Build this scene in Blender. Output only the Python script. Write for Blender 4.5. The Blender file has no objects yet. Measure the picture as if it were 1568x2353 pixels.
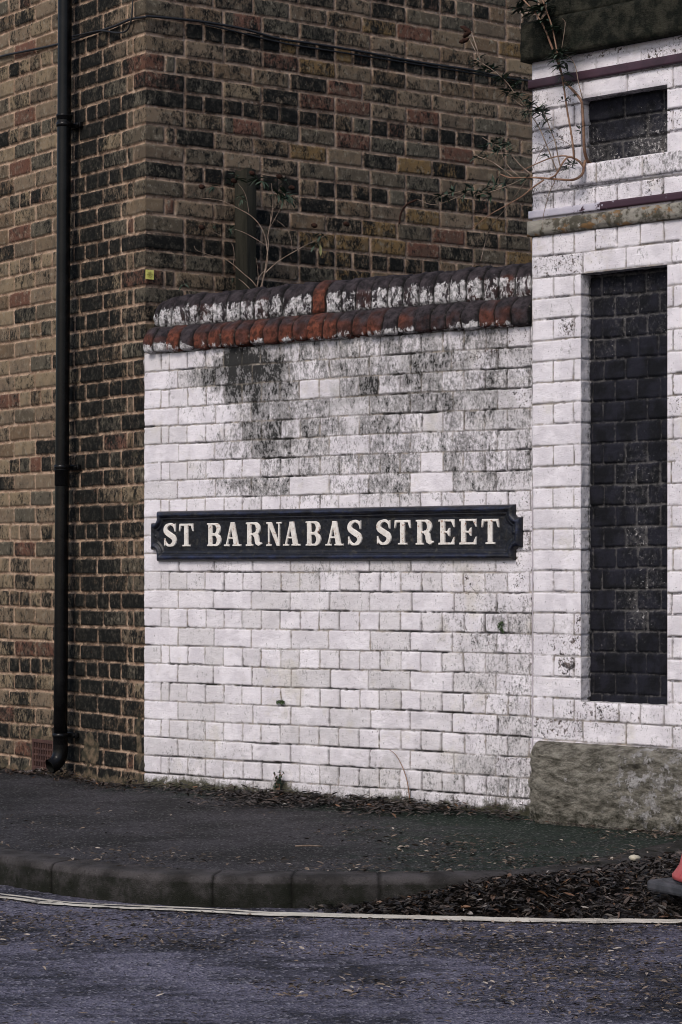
import bpy, math, random
import numpy as np
random.seed(7)
RNG = np.random.default_rng(11)
SC = bpy.context.scene
COL = SC.collection

# ------------------------------------------------------------------ camera, sky, sun, exposure
CAMZ = 1.04                       # eye height above the pavement
FPX = 5553.0                      # 85 mm lens on a 24 mm wide frame, in px of a 1568 px wide picture
HORY = 1310.0
cd = bpy.data.cameras.new("camera"); cam = bpy.data.objects.new("camera", cd); COL.objects.link(cam)
cam.location = (0, 0, CAMZ); cam.rotation_euler = (math.radians(90), 0, 0)
cd.sensor_fit = 'HORIZONTAL'; cd.sensor_width = 24.0; cd.lens = 85.0
cd.shift_y = (HORY - 1176.5) / 1568.0
cd.clip_start = 0.1; cd.clip_end = 500
SC.camera = cam
w = bpy.data.worlds.new("World"); SC.world = w; w.use_nodes = True
wn = w.node_tree.nodes; bg = wn["Background"]
sky = wn.new("ShaderNodeTexSky"); sky.sky_type = 'NISHITA'; sky.sun_disc = False
SUN_EL, SUN_AZ = 44.0, 212.0      # degrees; azimuth clockwise from +Y
sky.sun_elevation = math.radians(SUN_EL); sky.sun_rotation = math.radians(SUN_AZ)
sky.air_density = 1.0; sky.dust_density = 3.0; sky.ozone_density = 1.5
w.node_tree.links.new(sky.outputs[0], bg.inputs[0]); bg.inputs[1].default_value = 0.10
sd = bpy.data.lights.new("sun", 'SUN'); sun = bpy.data.objects.new("sun", sd); COL.objects.link(sun)
sd.energy = 1.1; sd.angle = math.radians(16); sd.color = (1.0, 0.93, 0.84)
sun.rotation_euler = (math.radians(90 - SUN_EL), 0, math.radians(180 - SUN_AZ))
sun.location = (-3, 4, 9)
SC.view_settings.view_transform = 'Standard'; SC.view_settings.look = 'None'
SC.view_settings.gamma = 1; SC.view_settings.exposure = 0.56
SC.render.engine = 'CYCLES'; SC.cycles.pixel_filter_type = 'BLACKMAN_HARRIS'; SC.cycles.filter_width = 1.0

# ------------------------------------------------------------------ noise in numpy
TAB = np.random.default_rng(5).random((256, 256)).astype(np.float32)
def vn(x, y, seed=0):
    xi = np.floor(x).astype(np.int64); yi = np.floor(y).astype(np.int64)
    fx = (x - xi); fy = (y - yi)
    fx = fx*fx*(3-2*fx); fy = fy*fy*(3-2*fy)
    a = xi + seed*37; b = yi + seed*91
    g = lambda i, j: TAB[i & 255, j & 255]
    return (g(a, b)*(1-fx) + g(a+1, b)*fx)*(1-fy) + (g(a, b+1)*(1-fx) + g(a+1, b+1)*fx)*fy
def fbm(x, y, octv=4, seed=0, gain=0.5):
    t = 0; a = 1.0; s = 0
    for o in range(octv):
        t = t + a*vn(x, y, seed+o*7); s += a; a *= gain; x = x*2.03+1.7; y = y*2.03+4.1
    return t/s - 0.5
def sstep(a, b, x):
    t = np.clip((x-a)/(b-a), 0, 1); return t*t*(3-2*t)
def hsh(a, k=0):
    a = np.asarray(a, dtype=np.int64)
    v = (a*2654435761 + k*40503977 + 12345) & 0xffffffff
    v ^= v >> 15; v = (v*2246822519) & 0xffffffff; v ^= v >> 13; v = (v*3266489917) & 0xffffffff; v ^= v >> 16
    return (v & 0xffffff)/float(0x1000000)
def blob(S, Z, s, z, rs, rz, k=1.0):
    return k*np.exp(-((S-s)/rs)**2 - ((Z-z)/rz)**2)

# ------------------------------------------------------------------ planes of the place (plan view) and picture-to-plan helper
def V2(a, b): return np.array([a, b], float)
WALL_P = V2(-0.936, 11.449); WALL_T = V2(0.7890, -0.6144); WALL_N = V2(-0.6144, -0.7890)
PIER_P = V2(0.802, 10.096) + 0.012*V2(-0.691, -0.723); PIER_T = V2(0.723, -0.691); PIER_N = V2(-0.691, -0.723)
COR = V2(-0.932, 11.497)          # street corner of the brick building
BR_T = V2(0.805, 0.593); BR_N = V2(0.593, -0.805)      # its side wall, running back to the right
BL_T = V2(0.593, -0.805); BL_N = V2(-0.805, -0.593)    # its front wall, arriving at the corner from the left
def hit(x, y, P, T, N, off=0.0):
    u = x-784.0; d = V2(u/FPX, 1.0)
    t = np.dot(P + N*off, N)/np.dot(d, N)
    q = d*t; return float(np.dot(q-P, T)), float((HORY-y)/FPX*t)      # s along the wall, z above eye
def hitw(x, y, P, T, N, off=0.0):
    s, z = hit(x, y, P, T, N, off); q = P+T*s+N*off; return np.array([q[0], q[1], z+CAMZ])
def dep(x, y, Y):
    return np.array([(x-784.0)/FPX*Y, Y, (HORY-y)/FPX*Y + CAMZ])
def gnd(x, y, z):
    Y = (z-CAMZ)*FPX/(HORY-y); return np.array([(x-784.0)/FPX*Y, Y, z])

# ------------------------------------------------------------------ object helpers
def tag(o, label=None, cat=None, group=None, kind=None):
    if label: o["label"] = label
    if cat: o["category"] = cat
    if group: o["group"] = group
    if kind: o["kind"] = kind
    return o
def empty(name, loc, label, cat, group=None):
    o = bpy.data.objects.new(name, None); COL.objects.link(o); o.location = tuple(float(v) for v in loc)
    o.empty_display_size = 0.1
    return tag(o, label, cat, group)
def mesh(name, V, faces, mat, parent=None, attrs=None, smooth=True, quads=None):
    V = np.asarray(V, float).reshape(-1, 3)
    if parent is not None: V = V - np.array(parent.location)[None, :]
    me = bpy.data.meshes.new(name)
    polys = [] if faces is None else list(faces)
    lt = [len(p) for p in polys]; lv = [i for p in polys for i in p]
    if quads is not None and len(quads):
        quads = np.asarray(quads, np.int32)
        lt = np.concatenate([np.full(len(quads), quads.shape[1], np.int32), np.array(lt, np.int32)])
        lv = np.concatenate([quads.ravel(), np.array(lv, np.int32)])
    lt = np.asarray(lt, np.int32); lv = np.asarray(lv, np.int32)
    ls = np.concatenate([[0], np.cumsum(lt)[:-1]]).astype(np.int32)
    me.vertices.add(len(V)); me.vertices.foreach_set("co", V.astype(np.float32).ravel())
    me.loops.add(len(lv)); me.loops.foreach_set("vertex_index", lv)
    me.polygons.add(len(lt)); me.polygons.foreach_set("loop_start", ls)
    me.polygons.foreach_set("use_smooth", np.full(len(lt), smooth, bool))
    if attrs:
        for k, a in attrs.items():
            at = me.attributes.new(k, 'FLOAT', 'POINT')
            at.data.foreach_set("value", np.asarray(a, np.float32).ravel())
    me.update(calc_edges=True); me.validate()
    if mat: me.materials.append(mat)
    o = bpy.data.objects.new(name, me); COL.objects.link(o)
    if parent is not None: o.parent = parent
    return o
class Buf:
    def __init__(s): s.v = []; s.f = []; s.a = []
    def add(s, v, f, a=0.5):
        b = len(s.v); s.v += [tuple(p) for p in v]; s.f += [tuple(b+i for i in q) for q in f]; s.a += [a]*len(v)
    def box(s, c, ax, ay, az, hx, hy, hz, bev=0.0, a=0.5):
        """box centred at c with unit axes and half sizes, chamfered edges"""
        c = np.array(c, float); ax, ay, az = [np.array(q, float) for q in (ax, ay, az)]
        if bev <= 0:
            v = [c+ax*hx*i+ay*hy*j+az*hz*k for i in (-1, 1) for j in (-1, 1) for k in (-1, 1)]
            s.add(v, [(0,1,3,2),(4,6,7,5),(0,4,5,1),(2,3,7,6),(0,2,6,4),(1,5,7,3)], a); return
        bm = bmesh.new()
        bmesh.ops.create_cube(bm, size=2.0)
        for q in bm.verts: q.co = (q.co.x*hx, q.co.y*hy, q.co.z*hz)
        bmesh.ops.bevel(bm, geom=bm.edges[:], offset=bev, segments=2, affect='EDGES', profile=0.5)
        bm.verts.index_update()
        v = [c+ax*q.co.x+ay*q.co.y+az*q.co.z for q in bm.verts]
        s.add(v, [[q.index for q in f.verts] for f in bm.faces], a); bm.free()
    def tube(s, pts, rad, n=7, a=0.5, cap=True):
        pts = [np.array(p, float) for p in pts]; m = len(pts)
        rad = [rad]*m if np.isscalar(rad) else rad
        v = []; f = []; prev = None
        for i, p in enumerate(pts):
            d = pts[min(i+1, m-1)]-pts[max(i-1, 0)]; d = d/(np.linalg.norm(d)+1e-9)
            if prev is None:
                up = np.array([0, 0, 1.]) if abs(d[2]) < .9 else np.array([1., 0, 0])
                e1 = np.cross(d, up)
            else: e1 = prev - d*np.dot(prev, d)
            e1 /= np.linalg.norm(e1)+1e-9; e2 = np.cross(d, e1); prev = e1
            for k in range(n):
                t = 2*math.pi*k/n; v.append(p+(e1*math.cos(t)+e2*math.sin(t))*rad[i])
        for i in range(m-1):
            for k in range(n):
                k2 = (k+1) % n; f.append((i*n+k, i*n+k2, (i+1)*n+k2, (i+1)*n+k))
        if cap: f.append(tuple(range(n))[::-1]); f.append(tuple((m-1)*n+k for k in range(n)))
        s.add(v, f, a)
    def make(s, name, mat, parent=None, smooth=True):
        return mesh(name, s.v, s.f, mat, parent, {"r1": s.a}, smooth)
import bmesh
def spline(pts, n=6):
    P = [np.array(p, float) for p in pts]; P = [2*P[0]-P[1]] + P + [2*P[-1]-P[-2]]; out = []
    for i in range(1, len(P)-2):
        for k in range(n):
            t = k/n; a, b, c, d = P[i-1:i+3]
            out.append(0.5*((2*b)+(-a+c)*t+(2*a-5*b+4*c-d)*t*t+(-a+3*b-3*c+d)*t**3))
    out.append(P[-2]); return out

# ------------------------------------------------------------------ node helper
class G:
    def __init__(s, name):
        s.m = bpy.data.materials.new(name); s.m.use_nodes = True
        s.t = s.m.node_tree; s.n = s.t.nodes; s.l = s.t.links
        s.b = s.n["Principled BSDF"]; s._tc = None
    def tc(s, sx=1, sy=1, sz=1):
        if s._tc is None: s._tc = s.n.new("ShaderNodeTexCoord")
        if (sx, sy, sz) == (1, 1, 1): return s._tc.outputs['Object']
        mp = s.n.new("ShaderNodeMapping"); mp.inputs['Scale'].default_value = (sx, sy, sz)
        s.l.new(s._tc.outputs['Object'], mp.inputs[0]); return mp.outputs[0]
    def put(s, sock, v):
        if isinstance(v, bpy.types.NodeSocket): s.l.new(v, sock)
        elif isinstance(v, (tuple, list)) and len(v) == 3 and sock.type == 'RGBA': sock.default_value = (*v, 1)
        else: sock.default_value = v
    def attr(s, k):
        a = s.n.new("ShaderNodeAttribute"); a.attribute_name = k; return a.outputs['Fac']
    def noise(s, sc, det=5, ro=0.55, vec=None, dist=0):
        a = s.n.new("ShaderNodeTexNoise"); s.l.new(vec or s.tc(), a.inputs['Vector'])
        a.inputs['Scale'].default_value = sc; a.inputs['Detail'].default_value = det
        a.inputs['Roughness'].default_value = ro; a.inputs['Distortion'].default_value = dist
        return a.outputs['Fac']
    def cn(s, sc, det=6, ro=.65, k=1.8, vec=None):
        return s.math('MULTIPLY_ADD', s.math('SUBTRACT', s.noise(sc, det, ro, vec), .5), k, .5)
    def voro(s, sc, feat='F1', vec=None, out='Distance'):
        a = s.n.new("ShaderNodeTexVoronoi"); a.feature = feat; s.l.new(vec or s.tc(), a.inputs['Vector'])
        a.inputs['Scale'].default_value = sc; return a.outputs[out]
    def math(s, op, a, b=0.0, c=None, clamp=False):
        q = s.n.new("ShaderNodeMath"); q.operation = op; q.use_clamp = clamp
        s.put(q.inputs[0], a); s.put(q.inputs[1], b)
        if c is not None: s.put(q.inputs[2], c)
        return q.outputs[0]
    def rng(s, v, a, b, c=0.0, d=1.0):
        q = s.n.new("ShaderNodeMapRange"); q.interpolation_type = 'SMOOTHSTEP'
        s.put(q.inputs[0], v)
        for i, k in enumerate((a, b, c, d)): q.inputs[i+1].default_value = k
        return q.outputs[0]
    def mix(s, f, a, b, mode='MIX'):
        q = s.n.new("ShaderNodeMix"); q.data_type = 'RGBA'; q.blend_type = mode
        s.put(q.inputs[0], f); s.put(q.inputs[6], a); s.put(q.inputs[7], b); return q.outputs[2]
    def ramp(s, v, stops, const=False):
        q = s.n.new("ShaderNodeValToRGB"); s.put(q.inputs[0], v); e = q.color_ramp.elements
        q.color_ramp.interpolation = 'CONSTANT' if const else 'LINEAR'
        while len(e) < len(stops): e.new(0.5)
        for i, (p, c) in enumerate(stops): e[i].position = p; e[i].color = (*c, 1)
        return q.outputs[0]
    def bump(s, h, st=0.5, d=0.003):
        q = s.n.new("ShaderNodeBump"); q.inputs['Strength'].default_value = st; q.inputs['Distance'].default_value = d
        s.put(q.inputs['Height'], h); s.l.new(q.outputs[0], s.b.inputs['Normal'])
    def done(s, col, rough=0.85, spec=0.3):
        s.put(s.b.inputs['Base Color'], col); s.put(s.b.inputs['Roughness'], rough)
        s.put(s.b.inputs['Specular IOR Level'], spec); return s.m

def mat_brick():
    g = G("old_stock_brick")
    r1, r2, mo, soot = g.attr("r1"), g.attr("r2"), g.attr("mortar"), g.attr("soot")
    base = g.ramp(r1, [(0, (.155,.108,.070)), (.16, (.108,.088,.064)), (.30, (.175,.130,.088)), (.42, (.14,.068,.048)), (.50, (.20,.150,.105)),
                       (.64, (.105,.092,.070)), (.74, (.14,.105,.075)), (.84, (.20,.128,.058)), (.90, (.16,.080,.058)), (.95, (.25,.190,.125))], True)
    base = g.mix(g.rng(g.cn(34, 6, .7, 2), .5, .95), base, (.27,.235,.18))
    base = g.mix(g.math('MULTIPLY', g.rng(g.cn(14, 5, .6, 2), .45, .8), .5), base, (.085,.07,.055))
    base = g.mix(g.math('MULTIPLY', g.rng(g.cn(70, 6, .75, 2.2, g.tc(1, 1, .45)), .72, .95), .8), base, (.34,.30,.235))
    dark = g.mix(g.rng(g.cn(40, 5, .7), .4, 1.0), (.009,.0095,.009), (.062,.056,.046))
    f = g.math('ADD', g.cn(17, 9, .76, 2.3, g.tc(1, 1, .75)), g.math('MULTIPLY', g.math('SUBTRACT', g.noise(70, 8, .82, g.tc(1, 1, .62)), .5), 2.6))
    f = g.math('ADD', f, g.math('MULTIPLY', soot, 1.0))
    f = g.math('ADD', f, g.math('MULTIPLY', g.math('SUBTRACT', r2, .5), .30))
    f = g.rng(f, .36, .86)
    col = g.mix(f, base, dark)
    mcol = g.mix(g.rng(g.cn(14, 6, .7, 1.6), .3, .7), (.23,.15,.105), (.52,.37,.27))
    mcol = g.mix(g.rng(g.cn(90, 4, .7, 2), .55, .95), mcol, (.58,.48,.39))
    ms = g.rng(g.math('ADD', g.cn(24, 8, .74, 2.1), g.math('MULTIPLY', soot, .45)), .55, 1.0)
    mcol = g.mix(g.math('MULTIPLY', ms, .85), mcol, (.035,.03,.026))
    col = g.mix(mo, col, mcol)
    pt = g.attr("patch")
    pc = g.mix(g.rng(g.cn(22, 6, .65), .3, .8), (.045,.042,.030), (.17,.125,.085))
    col = g.mix(pt, col, pc)
    col = g.mix(g.rng(g.cn(120, 3, .6, 1.8, g.tc(1,1,.6)), .93, 1.0), col, (.42,.40,.36))
    g.bump(g.math('ADD', g.noise(90, 6, .75), g.noise(420, 3, .6)), .8, .006)
    return g.done(col, .9, .12)
def mat_white():
    g = G("peeling_white_paint")
    r1, mo, gr, flk, grn = g.attr("r1"), g.attr("mortar"), g.attr("grime"), g.attr("flake"), g.attr("green")
    w1 = g.mix(g.rng(g.cn(9, 5, .6), .3, .7), (.69,.655,.705), (.82,.785,.835))
    w1 = g.mix(g.math('MULTIPLY', g.rng(r1, .35, 1.0), .60), w1, (.58,.555,.565))
    w1 = g.mix(g.math('MULTIPLY', g.rng(g.cn(5, 6, .7, 2), .6, .9), .5), w1, (.60,.56,.50))
    t = g.math('ADD', g.cn(25, 10, .78, 1.8, g.tc(1, 1, .6)), g.math('MULTIPLY', g.math('SUBTRACT', g.noise(85, 7, .8, g.tc(1, 1, .6)), .5), 2.2))
    t = g.math('ADD', t, g.math('MULTIPLY', g.math('SUBTRACT', r1, .5), .14))
    w1 = g.mix(g.math('MULTIPLY', g.attr('wash'), g.rng(g.cn(12, 8, .75, 1.8), .2, .75)), w1, (.36,.35,.355))
    a1 = g.rng(g.math('ADD', t, gr), .62, 1.02)                              # thin grey film
    col = g.mix(g.math('MULTIPLY', a1, .85), w1, (.20,.195,.195))
    a2 = g.rng(g.math('ADD', t, g.math('MULTIPLY', gr, .74)), .98, 1.10)     # black where the paint is gone
    col = g.mix(a2, col, (.030,.030,.030))
    bare = g.mix(g.rng(g.noise(50, 3), .4, .6), (.05,.045,.05), (.13,.10,.09))
    sp = g.rng(g.math('ADD', g.cn(120, 4, .7, 1.8), g.math('MULTIPLY', flk, .5)), .84, .93)
    col = g.mix(g.math('MULTIPLY', sp, .85), col, bare)
    fp = g.rng(g.math('ADD', g.cn(44, 8, .75, 1.8), g.math('MULTIPLY', flk, .85)), .98, 1.04)
    col = g.mix(fp, col, bare)
    mj = g.mix(g.rng(g.cn(22, 5, .7), .3, .75), (.040,.033,.025), (.34,.30,.26))
    mj = g.mix(g.attr('gap'), mj, (.022,.020,.018))
    col = g.mix(g.math('MULTIPLY', mo, g.math('MAXIMUM', g.attr('gap'), g.rng(g.cn(11, 5, .65), .2, .75, .50, 1.0))), col, mj)
    gg = g.rng(g.math('ADD', g.cn(30, 8, .74, 1.6), grn), .80, 1.25)
    col = g.mix(gg, col, g.mix(g.noise(60, 4), (.025,.030,.018), (.11,.10,.07)))
    pt = g.attr("patch")
    pc = g.mix(g.rng(g.cn(16, 7, .72, 2), .35, .6), (.075,.068,.052), (.26,.245,.215))
    pc = g.mix(g.rng(g.cn(13, 6, .7, 2, g.tc(.8, .8, 1.6)), .58, .72), pc, (.19,.11,.05))
    pc = g.mix(g.rng(g.cn(26, 8, .78, 2), .72, .82), pc, (.50,.47,.45))
    col = g.mix(pt, col, pc)
    g.bump(g.math('ADD', g.math('ADD', g.noise(80, 6, .72), g.noise(300, 3, .6)), g.math('MULTIPLY', g.math('ADD', fp, a2), -.5)), .8, .005)
    return g.done(col, .75, .2)
def mat_black():
    g = G("worn_black_paint")
    mo, gr = g.attr("mortar"), g.attr("grime")
    c = g.mix(g.rng(g.cn(12, 5, .6), .3, .7), (.006,.0065,.009), (.014,.0145,.022))
    n = g.cn(52, 9, .75, 1.7)
    f = g.math('ADD', n, g.math('ADD', g.math('MULTIPLY', gr, .75), g.math('MULTIPLY', mo, .34)))
    c = g.mix(g.math('MULTIPLY', g.rng(f, .66, 1.2), .75), c, (.12,.115,.115))
    c = g.mix(g.math('MULTIPLY', g.rng(g.math('ADD', g.cn(70, 7, .75, 1.8), g.math('MULTIPLY', gr, .50)), .84, .95), .8), c, (.45,.43,.43))
    g.bump(g.math('ADD', g.noise(90, 6, .72), g.noise(330, 3, .6)), .8, .004)
    return g.done(c, .6, .12)
def mat_coping():
    g = G("engineering_brick_coping")
    r1, mo, pa = g.attr("r1"), g.attr("mortar"), g.attr("paint")
    red = g.mix(g.rng(g.cn(40, 6, .7), .3, .75), (.055,.022,.016), (.20,.062,.036))
    dk = g.mix(g.rng(g.cn(26, 7, .72), .25, .8), (.014,.012,.014), (.060,.049,.055))
    f = g.rng(g.math('ADD', g.cn(20, 8, .74, 1.5), g.math('ADD', g.math('MULTIPLY', r1, .9), g.math('MULTIPLY', g.attr("soot"), .9))), .62, 1.12)
    c = g.mix(f, red, dk)
    p = g.rng(g.math('ADD', g.math('ADD', g.cn(30, 10, .8, 2.4, g.tc(1, 1, .5)), g.math('MULTIPLY', r1, .16)), pa), .94, 1.02)
    c = g.mix(p, c, g.mix(g.rng(g.cn(60, 6, .7, 2), .3, .7), (.26,.255,.26), (.70,.68,.70)))
    c = g.mix(g.math('MULTIPLY', mo, .9), c, g.mix(g.rng(g.cn(30, 5, .7), .62, .95), (.006,.006,.006), (.22,.19,.16)))
    g.bump(g.math('ADD', g.noise(70, 7, .75), g.noise(260, 4, .6)), .9, .007)
    return g.done(c, .75, .15)
def mat_stone():
    g = G("mossy_rough_stone")
    c = g.mix(g.rng(g.cn(21, 10, .78, 2, g.tc(.7, .7, 1.9)), .2, .85), (.095,.088,.072), (.46,.43,.37))
    c = g.mix(g.rng(g.cn(46, 9, .78, 1.8), .62, .9), c, (.33,.31,.27))
    c = g.mix(g.rng(g.cn(33, 9, .78, 1.8), .66, .85), c, (.025,.025,.02))
    pn = g.math('ADD', g.cn(19, 10, .78, 1.6), g.attr("paint"))
    p = g.rng(pn, .80, .85)
    c = g.mix(p, c, g.mix(g.rng(g.cn(40, 6, .7), .2, .7), (.33,.31,.30), (.62,.60,.60)))
    m = g.rng(g.math('ADD', g.cn(24, 8, .74, 1.6), g.attr("green")), .80, 1.25)
    c = g.mix(g.math('MULTIPLY', m, .9), c, (.024,.026,.016))
    g.bump(g.math('ADD', g.math('ADD', g.noise(30, 10, .78), g.noise(120, 6, .7)), g.math('MULTIPLY', p, .25)), 1.0, .022)
    return g.done(c, .95, .08)
def mat_cornice():
    g = G("dark_weathered_stone")
    c = g.mix(g.rng(g.cn(16, 8, .75, 2), .3, .8), (.014,.016,.013), (.060,.058,.044))
    c = g.mix(g.rng(g.cn(70, 8, .78, 2), .7, .95), c, (.12,.105,.08))
    c = g.mix(g.rng(g.cn(6, 6, .7, 2), .6, .9), c, (.020,.028,.020))
    g.bump(g.math('ADD', g.noise(50, 9, .78), g.noise(200, 4, .6)), 1.0, .014)
    return g.done(c, .95, .08)
def mat_road():
    g = G("road_asphalt")
    ag = g.voro(105, out='Color'); sp = g.n.new("ShaderNodeSeparateColor"); g.l.new(ag, sp.inputs[0])
    big = g.cn(1.7, 7, .66, 1.7, g.tc(1.0, 1.4, 1)); mid = g.cn(9, 7, .68, 1.4, g.tc(.6, 1.8, 1))
    f = g.math('ADD', g.math('MULTIPLY', big, .62), g.math('MULTIPLY', mid, .38))
    c = g.mix(g.rng(f, .34, .64), (.024,.024,.035), (.140,.132,.180))
    c = g.mix(g.math('MULTIPLY', g.rng(sp.outputs[0], .34, .05), .65), c, (.014,.014,.018))
    c = g.mix(g.math('MULTIPLY', g.rng(sp.outputs[1], .78, .98), .65), c, (.27,.26,.30))
    c = g.mix(g.rng(g.math('ADD', g.cn(48, 6, .72, 1.7, g.tc(.7,1,1)), g.math('MULTIPLY', g.math('SUBTRACT', .5, f), .8)), .62, .85), c, (.026,.022,.020))
    g.bump(g.math('ADD', g.voro(105), g.noise(60, 6, .75)), 1.0, .009)
    return g.done(c, .85, .2)
def mat_pave():
    g = G("pavement_asphalt")
    ag = g.voro(130, out='Color'); sp = g.n.new("ShaderNodeSeparateColor"); g.l.new(ag, sp.inputs[0])
    c = g.mix(g.rng(g.cn(2.2, 6, .65, 1.6), .3, .7), (.026,.025,.026), (.056,.052,.058))
    c = g.mix(g.math('MULTIPLY', g.rng(g.math('ADD', g.cn(7, 8, .74, 1.5), g.attr("green")), .50, .95), .92), c, (.017,.029,.020))
    c = g.mix(g.rng(sp.outputs[1], .80, .98), c, (.125,.12,.12))
    c = g.mix(g.math('MULTIPLY', g.rng(sp.outputs[0], .34, .05), .8), c, (.010,.010,.010))
    c = g.mix(g.rng(g.cn(38, 7, .74, 1.7), .68, .85), c, (.014,.013,.010))
    g.bump(g.math('ADD', g.voro(130), g.noise(60, 6, .72)), 1.0, .008)
    return g.done(c, .9, .12)
def mat_kerb():
    g = G("kerb_concrete")
    c = g.mix(g.rng(g.cn(8, 8, .72, 1.7), .25, .75), (.030,.028,.027), (.092,.084,.086))
    c = g.mix(g.math('MULTIPLY', g.rng(g.math('ADD', g.cn(10, 8, .74, 1.5), g.attr("green")), .45, 1.0), .9), c, (.012,.014,.009))
    c = g.mix(g.rng(g.cn(95, 5, .72, 1.8), .68, .95), c, (.14,.13,.125))
    c = g.mix(g.math('MULTIPLY', g.rng(g.cn(32, 8, .76, 2), .5, .85), .6), c, (.017,.016,.014))
    c = g.mix(g.attr('joint'), c, (.006,.006,.005))
    g.bump(g.math('ADD', g.noise(60, 8, .75), g.noise(240, 4, .6)), .9, .008)
    return g.done(c, .92, .1)
def mat_line():
    g = G("worn_road_paint")
    n = g.cn(16, 9, .78, 1.6, g.tc(.35, 1.9, 1))
    f = g.rng(g.math('ADD', n, g.attr("wear")), .72, .80)
    c = g.mix(g.cn(14, 6, .7), (.36,.33,.28), (.66,.62,.55))
    c = g.mix(f, c, (.034,.032,.036))
    g.bump(n, .5, .004)
    return g.done(c, .85, .1)
def simple(name, c1, c2, sc=20, rough=.7, spec=.3, bs=.4, bd=.002, third=None, tl=(.62,.72), mapping=(1,1,1), metal=0):
    g = G(name); c = g.mix(g.rng(g.noise(sc, 6, .65, g.tc(*mapping)), .36, .64), c1, c2)
    if third: c = g.mix(g.rng(g.noise(sc*2.3, 7, .7), *tl), c, third)
    if bs: g.bump(g.noise(sc*4, 5, .65), bs, bd)
    g.b.inputs['Metallic'].default_value = metal
    return g.done(c, rough, spec)
def mat_leaf(name, stops, rough=.6):
    g = G(name); c = g.ramp(g.attr("r1"), stops)
    c = g.mix(g.rng(g.noise(90, 4), .4, .7, 0, .5), c, (.03,.025,.02))
    return g.done(c, rough, .35)
BRICK, WHITE, BLACK, COPE, STONE, CORN = mat_brick(), mat_white(), mat_black(), mat_coping(), mat_stone(), mat_cornice()
ROAD, PAVE, KERB, LINE = mat_road(), mat_pave(), mat_kerb(), mat_line()
PIPE = simple("black_gloss_pipe", (.003,.003,.0035), (.006,.006,.0065), 12, .26, .18, .15, .001, (.05,.045,.04), (.70,.80))
CABLE = simple("black_cable", (.008,.008,.010), (.018,.018,.02), 30, .5, .4, 0)
def mat_navy():
    g = G("navy_enamel"); up = g.attr("bead")
    c = g.mix(g.rng(g.noise(18, 6, .65), .36, .64), (.0035,.0036,.006), (.007,.008,.014))
    c = g.mix(g.math('MULTIPLY', up, g.rng(g.cn(26, 6, .7, 1.8, g.tc(.4, .4, 1)), .35, .85)), c, (.022,.030,.072))  # patchy bluish highlight along the frame bead, painted into the base colour
    c = g.mix(g.math('MULTIPLY', g.rng(g.cn(40, 8, .78, 1.9), .52, .85), .85), c, (.050,.046,.038))
    c = g.mix(g.rng(g.cn(20, 7, .78, 1.8), .90, .98), c, (.13,.05,.02))
    g.bump(g.noise(60, 7, .75), .6, .004)
    return g.done(c, .34, .34)
NAVY = mat_navy()
LETT = simple("cream_letter_enamel", (.60,.565,.53), (.72,.69,.66), 30, .55, .4, .4, .002, (.26,.11,.05), (.575,.66))
STRIP = simple("purple_metal_trim", (.030,.013,.022), (.050,.022,.036), 14, .5, .4, .2, .001, (.16,.13,.15), (.68,.74))
def mat_strip_worn():
    g = G("flaking_purple_trim")
    c = g.mix(g.noise(14, 4), (.030,.013,.022), (.050,.022,.036))
    f = g.rng(g.math('ADD', g.cn(13, 9, .75, 1.6), g.attr("wear")), .66, .70)
    c = g.mix(f, c, g.mix(g.noise(40, 4), (.36,.34,.42), (.50,.48,.54)))
    g.bump(f, .4, .002); return g.done(c, .55, .35)
STRIPW = mat_strip_worn()
TERRA = simple("terracotta", (.050,.028,.026), (.085,.045,.038), 25, .85, .2, .5, .002)
HOLE = simple("dark_void", (.006,.006,.006), (.010,.010,.009), 20, .95, .1, 0)
WOOD = simple("weathered_wood", (.009,.009,.007), (.030,.029,.022), 14, .9, .2, .8, .004, mapping=(1, 1, .10), third=(.07,.065,.05), tl=(.6, .75))
STEM = simple("shrub_stem_bark", (.16,.085,.055), (.27,.17,.12), 30, .8, .2, .3)
TWIG = simple("pale_dry_twig", (.12,.085,.065), (.26,.20,.16), 30, .8, .2, .3)
LEAFG = mat_leaf("shrub_leaf_green", [(0, (.012,.028,.016)), (.5, (.030,.055,.034)), (.85, (.055,.085,.060)), (1, (.20,.20,.09))])
SEED = simple("dry_seed_head", (.018,.010,.008), (.045,.022,.016), 80, .95, .1, .8, .004)
DEADL = mat_leaf("dead_leaf_brown", [(0, (.008,.007,.007)), (.45, (.022,.017,.015)), (.70, (.055,.040,.032)), (.88, (.085,.065,.058)), (.955, (.15,.07,.03)), (.975, (.16,.14,.15)), (1, (.30,.27,.24))], .5)
DRYL = mat_leaf("dry_leaf_fragment", [(0, (.014,.011,.009)), (.35, (.035,.026,.020)), (.65, (.10,.072,.052)), (.9, (.20,.15,.115)), (1, (.40,.35,.30))], .75)
CONE = simple("faded_red_plastic", (.30,.050,.052), (.38,.085,.085), 10, .55, .35, .2, .001, (.30,.12,.11), (.66,.78))
RUBBER = simple("dusty_black_rubber", (.028,.030,.036), (.060,.060,.070), 14, .8, .3, .5, .002)
YEL = simple("yellow_sticker", (.60,.56,.12), (.68,.64,.20), 60, .6, .3, 0)
INK = simple("printed_ink", (.16,.15,.03), (.20,.19,.05), 60, .6, .3, 0)
PEB = simple("pale_pebble", (.33,.30,.24), (.46,.42,.34), 60, .8, .2, .5)
MOSS = mat_leaf("small_weed_green", [(0, (.02,.035,.012)), (1, (.07,.12,.045))])

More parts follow.
